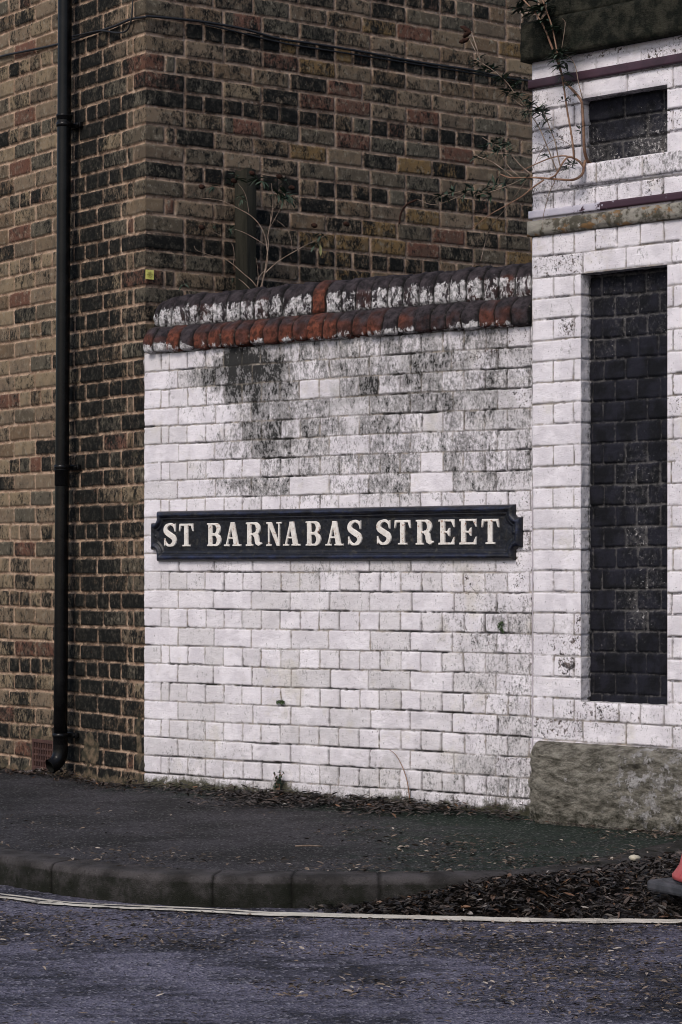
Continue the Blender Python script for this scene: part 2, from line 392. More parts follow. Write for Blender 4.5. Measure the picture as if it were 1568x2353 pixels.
# ------------------------------------------------------------------ brick relief
def bricks(S, Z, ch, zref, bond, joint=.010, wob=1.0, rec=.006, rough=.0012, seed=0, round_=.006, prow=.0015):
    """S, Z arrays -> height, mortar mask, per brick randoms, header-row flag. bond(row) gives joint positions (sorted)."""
    Zp = Z + wob*(fbm(S*1.3, Z*1.3, 3, seed+1)*.014 + fbm(S*9, Z*9, 3, seed+2)*.004)
    Sp = S + wob*fbm(S*9+5, Z*9, 3, seed+3)*.006
    row = np.floor((Zp-zref)/ch).astype(int); fz = (Zp-zref)-row*ch
    a = np.full(S.shape, 1.0); idn = np.zeros(S.shape, np.int64)
    for r in range(row.min(), row.max()+1):
        m = row == r
        if not m.any(): continue
        J = bond(r); s = Sp[m]; i = np.clip(np.searchsorted(J, s), 1, len(J)-1)
        a[m] = np.minimum(s-J[i-1], J[i]-s); idn[m] = (r+500)*997+i
    jz = joint*(0.85+.3*hsh(idn, 9))
    b = np.minimum(fz, ch-fz) - jz/2 - (hsh(idn, 4)-.5)*.0025; a = a - joint/2*(.8+.4*hsh(idn, 8))
    rr = round_
    d = np.where((a < rr) | (b < rr), rr-np.hypot(np.maximum(rr-a, 0), np.maximum(rr-b, 0)), rr + np.minimum(a, b)-rr)
    d = d + fbm(S*70, Z*70, 3, seed+4)*.006
    mort = 1-sstep(-.002, .0015, d)
    h = -rec*(1-sstep(-.003, rr*.8, d))*(.7+.9*np.clip(fbm(S*5, Z*5, 3, seed+12)+.5, 0, 1))
    h = h + (1-mort)*((hsh(idn, 5)-.5)*2*prow + (fz-ch/2)*(hsh(idn, 6)-.5)*.05*prow/.0015)
    h = h + fbm(S*45, Z*45, 4, seed+6)*rough*2 + np.minimum(fbm(S*28, Z*28, 3, seed+8)+.22, 0)*.012
    return h, mort, idn, row
def joints(s0, s1, w, off, row, seed, jit=.004, first=()):
    L = [s0-1]; x = s0+off
    for f in first: L.append(x); x += f
    n = 0
    while x < s1+.3:
        L.append(x + (float(hsh(row*131+n, seed))-.5)*2*jit); x += w; n += 1
    return np.array(sorted(L))

def grid_mesh(name, S, Z, posf, H, mat, parent, attrs, mask=None, back=None):
    """S,Z 2-D arrays; posf(S,H)->X,Y ; Z up. mask of cells to drop. back = thickness for closing the solid"""
    ny, nx = S.shape
    X, Y = posf(S, H); V = np.stack([X, Y, Z+CAMZ], -1).reshape(-1, 3)
    I = np.arange(ny*nx).reshape(ny, nx)
    Q = np.stack([I[:-1, :-1], I[:-1, 1:], I[1:, 1:], I[1:, :-1]], -1)
    if mask is not None: Q = Q[~mask]
    Q = Q.reshape(-1, 4); A = {k: np.asarray(v, float).ravel() for k, v in attrs.items()}
    if back:
        loop = np.concatenate([I[0, :], I[1:, -1], I[-1, -2::-1], I[-2:0:-1, 0]])
        Xb, Yb = posf(S, np.full(S.shape, -back)); B = np.stack([Xb, Yb, Z+CAMZ], -1).reshape(-1, 3)[loop]
        n0 = len(V); V = np.vstack([V, B]); m = len(loop); k = np.arange(m); k2 = (k+1) % m
        Q = np.vstack([Q, np.stack([loop[k], n0+k, n0+k2, loop[k2]], -1)])
        for q in A: A[q] = np.concatenate([A[q], A[q][loop]])
        faces = [tuple(int(n0+i) for i in range(m-1, -1, -1))]
    else: faces = None
    return mesh(name, V, faces, mat, parent, A, True, Q)
def plane_pos(P, T, N):
    return lambda S, H: (P[0]+T[0]*S+N[0]*H, P[1]+T[1]*S+N[1]*H)
def border_fade(S, Z, s0, s1, z0, z1, w=.004):
    return sstep(0, w, np.minimum(np.minimum(S-s0, s1-S), np.minimum(Z-z0, z1-Z)))

# ------------------------------------------------------------------ brick building
CH = 0.0858
bld = empty("brick_building", (COR[0], COR[1], 0), "tall old brown and black brick building rising behind the white wall", "building")
LEFT0, RIGHT1, ZT = -2.3, 3.1, 3.55
s_ = np.arange(LEFT0, RIGHT1, .005); z_ = np.arange(-1.09, ZT, .005)
S, Z = np.meshgrid(s_, z_)
ZREF = (HORY-200)/483.0
def bond_b(r):
    header = (r % 4 == 3)
    # right of the corner
    if header: R = [0, .225, .335] ; w = .1125
    else: R = [0, .1125, .17] if r % 2 else [0, .225]; w = .225
    x = R[-1]; out = list(R); n = 0
    while x < RIGHT1+.4: x += w; out.append(x+(float(hsh(r*131+n, 3))-.5)*.008); n += 1
    Lf = [-.1125, -.17] if not (header or r % 2) else [-.225]
    if not header and r % 2 == 1: Lf = [-.225]
    x = Lf[-1]; n = 0
    while x > LEFT0-.4: x -= w; Lf.append(x+(float(hsh(r*177+n, 4))-.5)*.008); n += 1
    return np.array(sorted(Lf + out[1:]))     # the quoin brick wraps the corner: no joint at 0
h, mo, idn, row = bricks(S, Z, CH, ZREF, bond_b, wob=1.3, joint=.0138, rec=.008, rough=.0014, seed=1)
r1 = hsh(idn, 1); r2 = hsh(idn, 2)
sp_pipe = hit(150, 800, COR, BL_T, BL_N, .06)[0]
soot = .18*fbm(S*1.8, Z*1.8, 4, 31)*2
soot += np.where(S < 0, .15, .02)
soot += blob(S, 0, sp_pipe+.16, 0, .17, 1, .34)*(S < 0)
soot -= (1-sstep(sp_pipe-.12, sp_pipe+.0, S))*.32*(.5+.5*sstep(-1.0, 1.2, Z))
soot -= blob(S, Z, -.05, 2.3, .14, 1.0, .26)
soot += (1-sstep(-1.0, .4, Z))*.16
soot -= sstep(.7, 2.4, S)*.17
soot += blob(S, Z, .35, 1.45, .5, .30, .22) + blob(S, Z, .3, 2.5, .5, .2, .08)
soot += ((row % 4 == 3) & (hsh(idn, 12) < .86))*np.where(S > 0, .38, .20)
soot += (hsh(idn, 13) < .10)*.4
warm = hsh(idn, 14)
r1 = np.where((S > 0.9) & (warm < .16), .86, r1)        # ochre bricks towards the far end
r1 = np.where((S < .5) & (r1 > .84) & (r1 < .95), .7, r1)
r1 = np.where((S < -.75) & (warm < .30), .97, r1); r1 = np.where((S < -.75) & (warm > .8), .55, r1)
# cement repairs low on the front wall
pn = fbm(S*9, Z*9, 4, 44)
patch = sstep(.02, .07, pn - .30 + blob(S, Z, -.50, -.86, .10, .13, .62) + blob(S, Z, -.05, -.80, .045, .18, .55) + blob(S, Z, -1.05, -.83, .08, .07, .50) + .40*(1-sstep(-1.03, -.96, Z)))
patch = patch*(S < 0.02)
h = h*(1-.6*patch) + patch*.001
def posb(S, H):
    w = np.clip((S+.006)/.012, 0, 1); nx = BL_N[0]*(1-w)+BR_N[0]*w; ny = BL_N[1]*(1-w)+BR_N[1]*w
    l = np.hypot(nx, ny); sp = np.maximum(S, 0); sn = np.minimum(S, 0)
    return COR[0]+BR_T[0]*sp+BL_T[0]*sn+nx/l*H, COR[1]+BR_T[1]*sp+BL_T[1]*sn+ny/l*H
# opening for the air brick
av0, avz1 = hit(75, 1697, COR, BL_T, BL_N); av1 = av0+.225; avz0 = avz1-.160
cs = (S[:-1, :-1]+S[1:, 1:])/2; cz = (Z[:-1, :-1]+Z[1:, 1:])/2
hole = (cs > av0) & (cs < av1) & (cz > avz0) & (cz < avz1)
patch = np.maximum(patch, ((S > av0-.018) & (S < av1+.018) & (Z > avz0-.025) & (Z < avz1+.018))*1.0)
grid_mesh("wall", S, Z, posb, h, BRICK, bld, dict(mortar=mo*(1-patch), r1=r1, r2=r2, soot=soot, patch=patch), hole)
# plain core that gives the building its depth (back and top)
LE = COR+BL_T*LEFT0; RE = COR+BR_T*(RIGHT1-.005); BK = LE+RE-COR; zt = CAMZ+ZT-.005
i1 = -BL_N*.03; i2 = -BR_N*.03
core = [(*(LE), -.05), (*COR, -.05), (*RE, -.05), (*BK, -.05), (*LE, zt), (*COR, zt), (*RE, zt), (*BK, zt)]
core[0] = (*(LE+i1), -.05); core[4] = (*(LE+i1*.3), zt); core[1] = (*(COR+i1+i2), -.05); core[5] = (*(COR+i1*.3+i2*.3), zt); core[2] = (*(RE+i2), -.05); core[6] = (*(RE+i2*.3), zt)
mesh("roof_slab", core, [(4,5,6,7), (2,3,7,6), (3,0,4,7)], CORN, bld, smooth=False)
# air brick
a3 = lambda v: np.array([v[0], v[1], 0.0]); UP = np.array([0, 0, 1.0])
def fpt(P, T, N, s, d, z): q = P+T*s+N*d; return np.array([q[0], q[1], z+CAMZ])
b = Buf(); NC, NR = 8, 4; mg = .014
cw = (av1-av0-2*mg)/NC; rh = (avz1-avz0-2*mg-.01)/NR
bar = lambda s0, s1, z0, z1, d=-.006, dd=.012: b.box(fpt(COR, BL_T, BL_N, (s0+s1)/2, d, (z0+z1)/2), a3(BL_T), a3(BL_N), UP, (s1-s0)/2, dd, (z1-z0)/2, .0015)
bar(av0, av0+mg+.004, avz0, avz1); bar(av1-mg-.004, av1, avz0, avz1)
bar(av0+mg+.004, av1-mg-.004, avz1-mg-.004, avz1, -.0062); bar(av0+mg+.004, av1-mg-.004, avz0, avz0+mg+.008, -.0062)
for i in range(1, NC): bar(av0+mg+i*cw-.0045, av0+mg+i*cw+.0045, avz0+mg+.008, avz1-mg-.004, -.008)
for j in range(1, NR): bar(av0+mg+.004, av1-mg-.004, avz0+mg+.006+j*rh-.0055, avz0+mg+.006+j*rh+.0055, -.010)
vent = b.make("air_brick", TERRA, bld, False); vent["label"] = "terracotta air brick with rows of square holes"
b = Buf(); b.box(fpt(COR, BL_T, BL_N, (av0+av1)/2, -.055, (avz0+avz1)/2), a3(BL_T), a3(BL_N), UP, (av1-av0)/2+.02, .01, (avz1-avz0)/2+.02)
v2 = b.make("vent_cavity", HOLE, vent.parent, False)

# ------------------------------------------------------------------ white boundary wall
wall = empty("boundary_wall", (WALL_P[0], WALL_P[1], 0), "white painted brick boundary wall with rounded brick coping, grime and flaking paint", "wall")
WL, WZ1 = 2.206, 1.030
s_ = np.arange(0, WL+.002, .0042); z_ = np.arange(-1.07, WZ1, .0042); S, Z = np.meshgrid(s_, z_)
WREF = (HORY-896)/485.0; CHW = .0862
def bond_w(r):
    if r % 2: return joints(0, WL, .1125, 0, r, 21, .004, (.110, .052))        # header course: header, closer, headers
    return joints(0, WL, .225, 0, r, 22, .006, (.218,))
h, mo, idn, row = bricks(S, Z, CHW, WREF, bond_w, joint=.0068, rec=.0042, rough=.0016, seed=3, round_=.0022, prow=.0016, wob=1.1)
r1 = hsh(idn, 1)
lump = fbm(S*18, Z*18, 3, 71)
gr = .04 + .25*sstep(.25, .75, S)*sstep(.30, .42, Z) + .13*fbm(S*4, Z*4, 3, 72)*2 + .08*fbm(S*14, Z*14, 3, 73)*2
gr = gr + blob(S, Z, .60, .93, .22, .11, .75) + blob(S, Z, .38, .88, .12, .06, .22) + blob(S, Z, 1.5, .85, .55, .16, .16)
gr = gr + blob(S, Z, 1.15, .35, .75, .05, .22) + blob(S, Z, .72, .75, .12, .12, .15) + blob(S, Z, 1.0, .58, .4, .07, .15)+ blob(S, Z, 1.35, .80, .06, .04, .25)
gr = gr - sstep(.42, .20, S)*.12 - .06*sstep(.02, -.10, Z) + .05*sstep(.9, 2.0, S)*sstep(0, -.15, Z)
gr = gr + blob(S, Z, 2.02, -.22, .10, .06, .28) + blob(S, Z, .95, -.15, .2, .05, .06) + .16*sstep(1.6, 2.1, S)*sstep(-.1, -.3, Z)
gr = gr + .30*np.maximum(fbm(S*22, Z*1.3, 3, 76)+.02, 0)*2*sstep(.45, 1.0, Z)*sstep(.15, .5, S)
gr = gr + (hsh(idn, 3)-.5)*.30*sstep(.2, .5, Z)
gr = gr - ((hsh(idn, 7) < .10) & (Z > .3))*.5
gr = gr + .14*sstep(-.75, -.98, Z)
green = .74*sstep(-.935, -1.03, Z+.03*fbm(S*8, Z*8, 3, 75)*2) + .10*sstep(-.70, -1.0, Z)
green = green + blob(S, Z, 1.98, -.20, .03, .04, .30)
# moss on the joint where weeds grow
for (px, py, k) in ((640, 1800, .5), (645, 1612, .35)):
    ss, zz = hit(px, py, WALL_P, WALL_T, WALL_N); green = green + blob(S, Z, ss, zz, .035, .06 if k > .4 else .012, k)
flk = .16 + .20*sstep(1.5, 2.2, S) + .1*fbm(S*3, Z*3, 3, 77)*2 + .10*(hsh(idn, 11) < .12)
patch = np.zeros_like(S)
mo = mo*(.75+.5*np.clip(fbm(S*6, Z*6, 3, 79)+.5, 0, 1))
wash = sstep(.45, .85, S)*sstep(.42, .75, Z)*(.25+.75*hsh(idn, 15))*.9 + .25*sstep(.2,.9,S)*sstep(-.05,-.5,Z)*(hsh(idn, 16) > .72) + .35*sstep(-.6,-.95,Z)
deep = sstep(.04, .14, fbm(S*6, Z*6, 3, 80))
h = h - mo*deep*.010; gap = deep*.9
fade = sstep(0, .02, WL-S)
grid_mesh("brickwork", S, Z, plane_pos(WALL_P, WALL_T, WALL_N), h*fade-.002*(1-fade), WHITE, wall,
          dict(mortar=np.clip(mo, 0, 1), r1=r1, grime=gr, flake=flk, green=green, patch=patch, wash=wash, gap=gap), None, .225)
# coping: relief over a profile, brick-on-edge, two rows
prof = [(-.010,1.024), (.016,1.026), (.031,1.030), (.036,1.040), (.036,1.078), (.027,1.100), (.006,1.122), (-.022,1.138), (-.036,1.146),
        (-.0365,1.165), (-.0365,1.212), (-.043,1.236), (-.062,1.262), (-.095,1.281), (-.130,1.287), (-.165,1.281), (-.20,1.262), (-.222,1.235), (-.232,1.20), (-.232,1.10), (-.232,1.024)]
pp = np.array(prof); pp[:, 1] = np.where(pp[:, 1] > 1.03, 1.03+(pp[:, 1]-1.03)*1.075, pp[:, 1]); seg = np.r_[0, np.cumsum(np.hypot(*np.diff(pp, axis=0).T))]
q_ = np.arange(0, seg[-1], .0042); s_ = np.arange(.036, WL-.006, .0042); S, Q = np.meshgrid(s_, q_)
D0 = np.interp(Q, seg, pp[:, 0]); Z0 = np.interp(Q, seg, pp[:, 1])
dd = np.gradient(np.interp(q_, seg, pp[:, 0]), q_); dz = np.gradient(np.interp(q_, seg, pp[:, 1]), q_)
ker = np.ones(5)/5; dd = np.convolve(np.pad(dd, 2, 'edge'), ker, 'valid'); dz = np.convolve(np.pad(dz, 2, 'edge'), ker, 'valid')
nl = np.hypot(dd, dz); nd = (dz/nl)[:, None]; nz = (-dd/nl)[:, None]
qj = seg[8]
upper = Q > qj
Sw = S + fbm(S*8, Q*8, 3, 90)*.010 + np.where(upper, .03, 0)
wv = .0845
ii = np.floor(Sw/wv).astype(int); idn = ii*7+upper*100003
fs = Sw/wv-ii; wj = .0090*(.5+.9*hsh(idn, 3)); a = np.minimum(fs, 1-fs)*wv-wj/2 + fbm(S*60, Q*60, 3, 91)*.004
bq = np.abs(Q-qj)-.004 + fbm(S*40, Q*40, 3, 92)*.004
rr = .007
dmin = rr-np.hypot(np.maximum(rr-a, 0), np.maximum(rr-bq, 0))
mo = 1-sstep(-.002, .002, np.minimum(dmin, np.minimum(a, bq)))
h = -.010*(1-sstep(-.003, rr, dmin)) + (hsh(idn, 5)-.5)*.006 + fbm(S*30, Q*30, 4, 93)*.013 + np.minimum(fbm(S*14, Q*14, 3, 94)+.20, 0)*.04*(1-upper*.5)
h = h + (fs-.5)*(hsh(idn, 6)-.5)*.012 + (hsh(idn, 15)-.5)*.005
r1 = hsh(idn, 1)
zz = Z0
paint = np.where(upper, (sstep(1.268, 1.225, zz)*(D0 > -.1)*.50-.10+.1*sstep(.5, .1, S)), .42*sstep(1.072, 1.035, zz)*(.4+.9*hsh(idn, 17)))
paint = paint + np.where(upper, 0, 1)*.42*sstep(.35, .12, S)*sstep(1.10, 1.05, zz) - .18*sstep(1.3, 1.9, S)*upper*0
paint = paint - (upper & (ii == int(np.floor((.985+.03)/.0845))))*.8 + np.where(upper & (D0 > -.1), .12*fbm(S*3, Q*3, 3, 95)*2, 0)
paint = paint - .35*(1-upper)*0
r1 = np.where(upper, r1*.55+.35, r1*.70)
r1 = np.where((~upper) & (S < 1.6) & (hsh(idn, 8) < .75), r1*.5, r1)
r1 = np.where(upper & (ii == int(np.floor((.985+.03)/.0845))), 0, r1)
soot = np.where(upper, .45*sstep(1.235, 1.27, zz)+.1*(r1 > 0), .28*sstep(1.085, 1.12, zz)) + .14*sstep(1.1, 1.6, S)*(1-upper)
d = D0+nd*h; zc = Z0-.030*upper*sstep(.14, 0, S)*(Z0 > 1.2)+nz*h + .004*fbm(S*2, 0*S, 2, 96)
X = WALL_P[0]+WALL_T[0]*S+WALL_N[0]*d; Y = WALL_P[1]+WALL_T[1]*S+WALL_N[1]*d
ny, nx = S.shape; I = np.arange(ny*nx).reshape(ny, nx)
Qd = np.stack([I[:-1, :-1], I[:-1, 1:], I[1:, 1:], I[1:, :-1]], -1).reshape(-1, 4)
ends = [tuple(int(i) for i in I[:, 0]), tuple(int(i) for i in I[::-1, -1])]
cop = mesh("coping", np.stack([X, Y, zc+CAMZ], -1).reshape(-1, 3), ends, COPE, wall, dict(mortar=mo.ravel(), r1=r1.ravel(), paint=paint.ravel(), soot=soot.ravel()), True, Qd)
cop["label"] = "two rows of rounded dark red coping bricks with white paint remnants"

# ------------------------------------------------------------------ painted pier with blind panels
pier = empty("painted_pier", (PIER_P[0], PIER_P[1], 0), "tall white painted brick pier with black blind panels under a dark stone cornice", "pier")
PL = 1.75
pp_ = plane_pos(PIER_P, PIER_T, PIER_N); R_ = .0044
ls, lz1 = hit(1334, 628, PIER_P, PIER_T, PIER_N); rs, _ = hit(1534, 620, PIER_P, PIER_T, PIER_N); _, lz0 = hit(1347, 1613, PIER_P, PIER_T, PIER_N)
_, uz1 = hit(1343, 226, PIER_P, PIER_T, PIER_N); _, uz0 = hit(1343, 376, PIER_P, PIER_T, PIER_N)
snap = lambda v, a: a+round((v-a)/R_)*R_
ls, rs = snap(ls, 0), snap(rs, 0)
PZ0, PZ1 = -.76, 2.16
lz0, lz1, uz0, uz1 = [snap(v, PZ0) for v in (lz0, lz1, uz0, uz1)]
s_ = 0+R_*np.arange(int(PL/R_)); z_ = PZ0+R_*np.arange(int((PZ1-PZ0)/R_)); S, Z = np.meshgrid(s_, z_)
CHP = .0873; PREF = -.005
def bond_p(r):
    base = [-1, 0, .1125+.004, .27-.045*(1 if r % 2 else 0)+.0, ] if r % 2 else [-1, 0, .225+.045]
    x = base[-1]; L = list(base); n = 0; wd = .1125 if r % 2 else .225
    while x < PL+.3: x += wd; L.append(x+(float(hsh(r*131+n, 31))-.5)*.01); n += 1
    return np.array(sorted(L))
h, mo, idn, row = bricks(S, Z, CHP, PREF, bond_p, joint=.0070, rec=.0045, rough=.0015, seed=6, round_=.0026, prow=.002)
r1 = hsh(idn, 1)*.6
sz = hit(1228, 503, PIER_P, PIER_T, PIER_N)[1]; sb = hit(1228, 545, PIER_P, PIER_T, PIER_N)[1]
above = sstep(sz-.01, sz+.02, Z)
gr = -.05 + .07*fbm(S*4, Z*4, 3, 101)*2 + .16*blob(S, Z, .05, 1.75, .2, .25) + blob(S, Z, .2, 1.55, .5, .07, .22)+ blob(S, Z, .45, 1.62, .12, .05, .12)
gr = gr + .12*(1-sstep(-.62, -.45, Z))
flk = .20 + .16*fbm(S*3, Z*3, 3, 102)*2 + .12*blob(S, Z, .45, -.60, .5, .06, 1.4) + (hsh(idn, 3) < .13)*.20 + above*.02 + blob(S, Z, .2, 1.6, .5, .09, .22)
for (px, py) in ((1305, 752), (1302, 1530), (1250, 1330)):
    s1, z1 = hit(px, py, PIER_P, PIER_T, PIER_N); rw = int(np.floor((z1-PREF)/CHP))
    sel = (np.abs(S-s1) < .045) & (np.abs(Z-z1) < .036); flk = flk + sel*(.26 if px != 1250 else .0) + blob(S, Z, s1, z1, .03, .02, .2)
green = -.15 + 0*S + .25*(1-sstep(-.72, -.66, Z))
rd = np.minimum(np.abs(S-ls)+2*((Z < lz0) | (Z > lz1)), 1)
# smooth painted band under the cornice has faint joints
tp = sstep(1.99, 2.02, Z); mo = mo*(1-.7*tp); h = h*(1-.5*tp)
deep = sstep(.06, .18, fbm(S*7, Z*7, 3, 103)); h = h - mo*deep*.008*(1-tp) - mo*above*.012*(1-tp); mo = mo*(1+.3*above)
cs = (S[:-1, :-1]+S[1:, 1:])/2; cz = (Z[:-1, :-1]+Z[1:, 1:])/2
inb = lambda a, b_, z0, z1: (cs > a) & (cs < b_) & (cz > z0) & (cz < z1)
mask = inb(ls, rs, lz0, lz1) | inb(ls, rs, uz0, uz1)
def rectd(z0, z1):   # distance outside the opening
    dx = np.maximum(np.maximum(ls-S, S-rs), 0); dz_ = np.maximum(np.maximum(z0-Z, Z-z1), 0); return np.hypot(dx, dz_)
od = np.minimum(rectd(lz0, lz1), rectd(uz0, uz1)); fo = sstep(.0, .012, od)
h = (h*fo - .003*(1-fo))
ef = sstep(0, .012, S); h = h*ef-.006*(1-ef) - .006*(1-sstep(0, .09, S))*sstep(.4, .2, Z)
gapp = np.clip(deep*.6+above*(1-tp)*1.1*sstep(-.12, .08, fbm(S*5, Z*8, 3, 104)), 0, 1)
grid_mesh("brickwork", S, Z, pp_, h, WHITE, pier, dict(mortar=np.clip(mo, 0, 1), r1=r1, grime=gr, flake=flk, green=green, patch=0*S, gap=gapp), mask, None)
# solid core behind the face: sides and back
b = Buf(); TH = .42
for (s0, s1, z0, z1, d0) in ((.003, ls-.004, PZ0, PZ1, -.012), (rs+.004, PL-.01, PZ0, PZ1, -.012), (ls-.004, rs+.004, PZ0, lz0-.005, -.012), (ls-.004, rs+.004, lz1+.004, uz0-.005, -.012), (ls-.004, rs+.004, uz1+.004, PZ1, -.012), (ls-.004, rs+.004, lz0-.005, lz1+.004, -.125), (ls-.004, rs+.004, uz0-.005, uz1+.004, -.125)):
    b.box(fpt(PIER_P, PIER_T, PIER_N, (s0+s1)/2, (d0-TH)/2, (z0+z1)/2), a3(PIER_T), a3(PIER_N), UP, (s1-s0)/2, (d0+TH)/2, (z1-z0)/2)
mesh("pier_core", b.v, b.f, WHITE, pier, dict(r1=b.a, mortar=[0]*len(b.v), grime=[0.1]*len(b.v), flake=[0]*len(b.v), green=[0]*len(b.v), patch=[0]*len(b.v)), False)
# edge strip closing the thin face on its left side
def strip_faces(a, c, name, mat, extra):   # a, c : arrays (n,3)
    n = len(a); V = np.vstack([a, c]); k = np.arange(n-1); Q = np.stack([k, k+1, n+k+1, n+k], -1)
    mesh(name, V, None, mat, pier, {q: np.full(2*n, v) for q, v in extra.items()}, True, Q)
dflt = dict(mortar=0, r1=.3, grime=.0, flake=.0, green=0, patch=0)
zz_ = z_; a = np.array([fpt(PIER_P, PIER_T, PIER_N, 0, -.006, z) for z in zz_]); c = np.array([fpt(PIER_P, PIER_T, PIER_N, 0, -.10, z) for z in zz_])
strip_faces(a, c, "side_face", WHITE, dflt)
# reveals and panels
DP = .066; DU = .060
def panel(name, z0, z1, dep_, chs, zref, seed, label, bw=.1125):
    e = R_*.9; s_ = np.arange(ls-.006, rs+.008, R_); z_ = np.arange(z0-.006, z1+.008, R_); S, Z = np.meshgrid(s_, z_)
    def bo(r):
        return joints(ls-.1, rs, bw*(2 if (r % 2 and bw > .12) else 1), (.05 if r % 2 else 0) if bw < .12 else (.0 if r % 2 else .07), r, seed, .006)
    h, mo, idn, row = bricks(S, Z, chs, zref, bo, joint=.009, rec=.006, rough=.0016, seed=seed, prow=.0016)
    gr = .02 + .25*fbm(S*5, Z*5, 3, seed+50)*2 + (hsh(idn, 3) < .15)*.15
    if name == "upper_panel": gr = gr+.10+.42*sstep(z1-.06, z0+.05, Z); h = h*2.0
    if name == 'lower_panel': gr = gr + blob(S, Z, (ls+rs)/2+.04, .18, .11, .40, .30) + .12*sstep(.7, 1.1, Z)
    o = grid_mesh(name, S, Z, plane_pos(PIER_P-PIER_N*dep_, PIER_T, PIER_N), h, BLACK, pier, dict(mortar=mo, grime=gr, r1=hsh(idn, 1)))
    o["label"] = label
    # reveals: left, right, head, sill
    dz_ = np.arange(0, dep_+.010, .004)
    def reveal(nm, kind):
        if kind in 'LR':
            ss = ls if kind == 'L' else rs; zv = np.arange(z0, z1+R_*.5, R_); D, Z2 = np.meshgrid(dz_, zv)
            f = sstep(0, .008, D)*sstep(0, .01, Z2-z0)*sstep(0, .01, z1-Z2); rw = np.floor((Z2-PREF)/CHP); fz = np.abs((Z2-PREF)/CHP-rw-.5)
            m2 = sstep(.44, .49, fz)
            hh = f*(-.004*m2+fbm(D*40, Z2*40, 3, 60)*.006+(hsh(rw.astype(int), 3)-.5)*.004)
            s2 = ss + (hh if kind == 'L' else -hh)
            X = PIER_P[0]+PIER_T[0]*s2-PIER_N[0]*(D+.003); Y = PIER_P[1]+PIER_T[1]*s2-PIER_N[1]*(D+.003); Zw = Z2
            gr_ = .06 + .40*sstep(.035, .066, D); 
        else:
            zc_ = z1 if kind == 'T' else z0; sv = np.arange(ls, rs+R_*.5, R_); D, S2 = np.meshgrid(dz_, sv); m2 = 0*D
            f = sstep(0, .008, D)*sstep(0, .01, S2-ls)*sstep(0, .01, rs-S2)
            hh = f*fbm(D*40, S2*40, 3, 62)*.006
            Zw = zc_ + (-hh-.0 if kind == 'T' else hh)
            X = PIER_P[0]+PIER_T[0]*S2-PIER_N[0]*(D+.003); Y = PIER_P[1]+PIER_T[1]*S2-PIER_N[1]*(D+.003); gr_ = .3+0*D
        ny, nx = D.shape; I = np.arange(ny*nx).reshape(ny, nx)
        Qd = np.stack([I[:-1, :-1], I[:-1, 1:], I[1:, 1:], I[1:, :-1]], -1).reshape(-1, 4)
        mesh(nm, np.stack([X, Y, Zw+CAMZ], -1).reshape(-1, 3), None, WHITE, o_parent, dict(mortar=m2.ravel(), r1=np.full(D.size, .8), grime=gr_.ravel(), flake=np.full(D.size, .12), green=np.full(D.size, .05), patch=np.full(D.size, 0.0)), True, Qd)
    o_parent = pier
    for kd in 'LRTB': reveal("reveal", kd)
panel("lower_panel", lz0, lz1, DP, .0858, PREF+.01, 9, "tall black painted brick panel sunk in the pier")
panel("upper_panel", uz0, uz1, DU, .0905, uz0-.004, 12, "small black painted brick panel near the cornice", .2)
# projecting sill course under upper panel
def sheet_block(name, s0, s1, z0, z1, d0, back, mat, chs=9.0, seed=40, amp=.004, res=.0045, bev=.006, attrs=None, parent=pier, bondw=None, ends=True, low=0.0):
    s_ = np.arange(s0, s1+res*.5, res); z_ = np.arange(z0, z1+res*.5, res); S, Z = np.meshgrid(s_, z_)
    e = np.minimum(np.minimum(S-s0, s1-S), np.minimum(Z-z0, z1-Z)) + fbm(S*20, Z*20, 3, seed+1)*bev
    h = d0 + fbm(S*12, Z*12, 5, seed)*amp*2 - bev*(1-sstep(-bev*.5, bev*1.3, e)) + low*fbm(S*3.5, Z*6, 2, seed+5)
    A = dict(mortar=0*S, r1=.3+0*S)
    if bondw:
        J = np.arange(s0+bondw*.6, s1, bondw); dj = np.min(np.abs(S[..., None]-J[None, None, :]-.004*fbm(S*9, Z*9, 2, 3)[..., None]), -1)
        m = 1-sstep(.002, .006, dj); h = h-m*.008; A['mortar'] = m*.8
    if attrs: A.update(attrs(S, Z))
    return grid_mesh(name, S, Z, plane_pos(PIER_P, PIER_T, PIER_N), h, mat, parent, A, None, back)
cou = lambda S, Z: dict(grime=.22+.25*fbm(S*5, Z*5, 3, 7), flake=.25+.3*fbm(S*6, Z*6, 3, 8), green=-.1+0*S, patch=0*S)
s0_, _ = hit(1310, 400, PIER_P, PIER_T, PIER_N)
sheet_block("sill_course", s0_, PL-.02, uz0-.086, uz0-.004, .012, .03, WHITE, seed=41, attrs=cou, bondw=.235)
# eroded string course
strc = sheet_block("string_course", -.012, PL-.02, sb+.004, sz-.010, .022, .05, WHITE, seed=47, amp=.010, bev=.014, attrs=lambda S, Z: dict(grime=.2+0*S, flake=.2+0*S, green=0*S, patch=1+0*S))
strc["label"] = "eroded brown stone string course with flaking paint"
# trims
t1z = hit(1218, 187, PIER_P, PIER_T, PIER_N)[1]; t2z = hit(1222, 487, PIER_P, PIER_T, PIER_N)[1]
t1 = sheet_block("metal_trim", -.006, PL-.03, t1z-.034, t1z, .016, .03, STRIP, seed=51, amp=.0006, bev=.0025); t1["label"] = "dark purple painted trim under the cornice"
t2 = sheet_block("metal_trim", -.004, PL-.03, t2z-.030, t2z, .016, .03, STRIPW, seed=52, amp=.0008, bev=.003, attrs=lambda S, Z: dict(wear=.42*(1-sstep(.10, .60, S))-.06)); t2["label"] = "purple trim flaking to pale lilac over the string course"
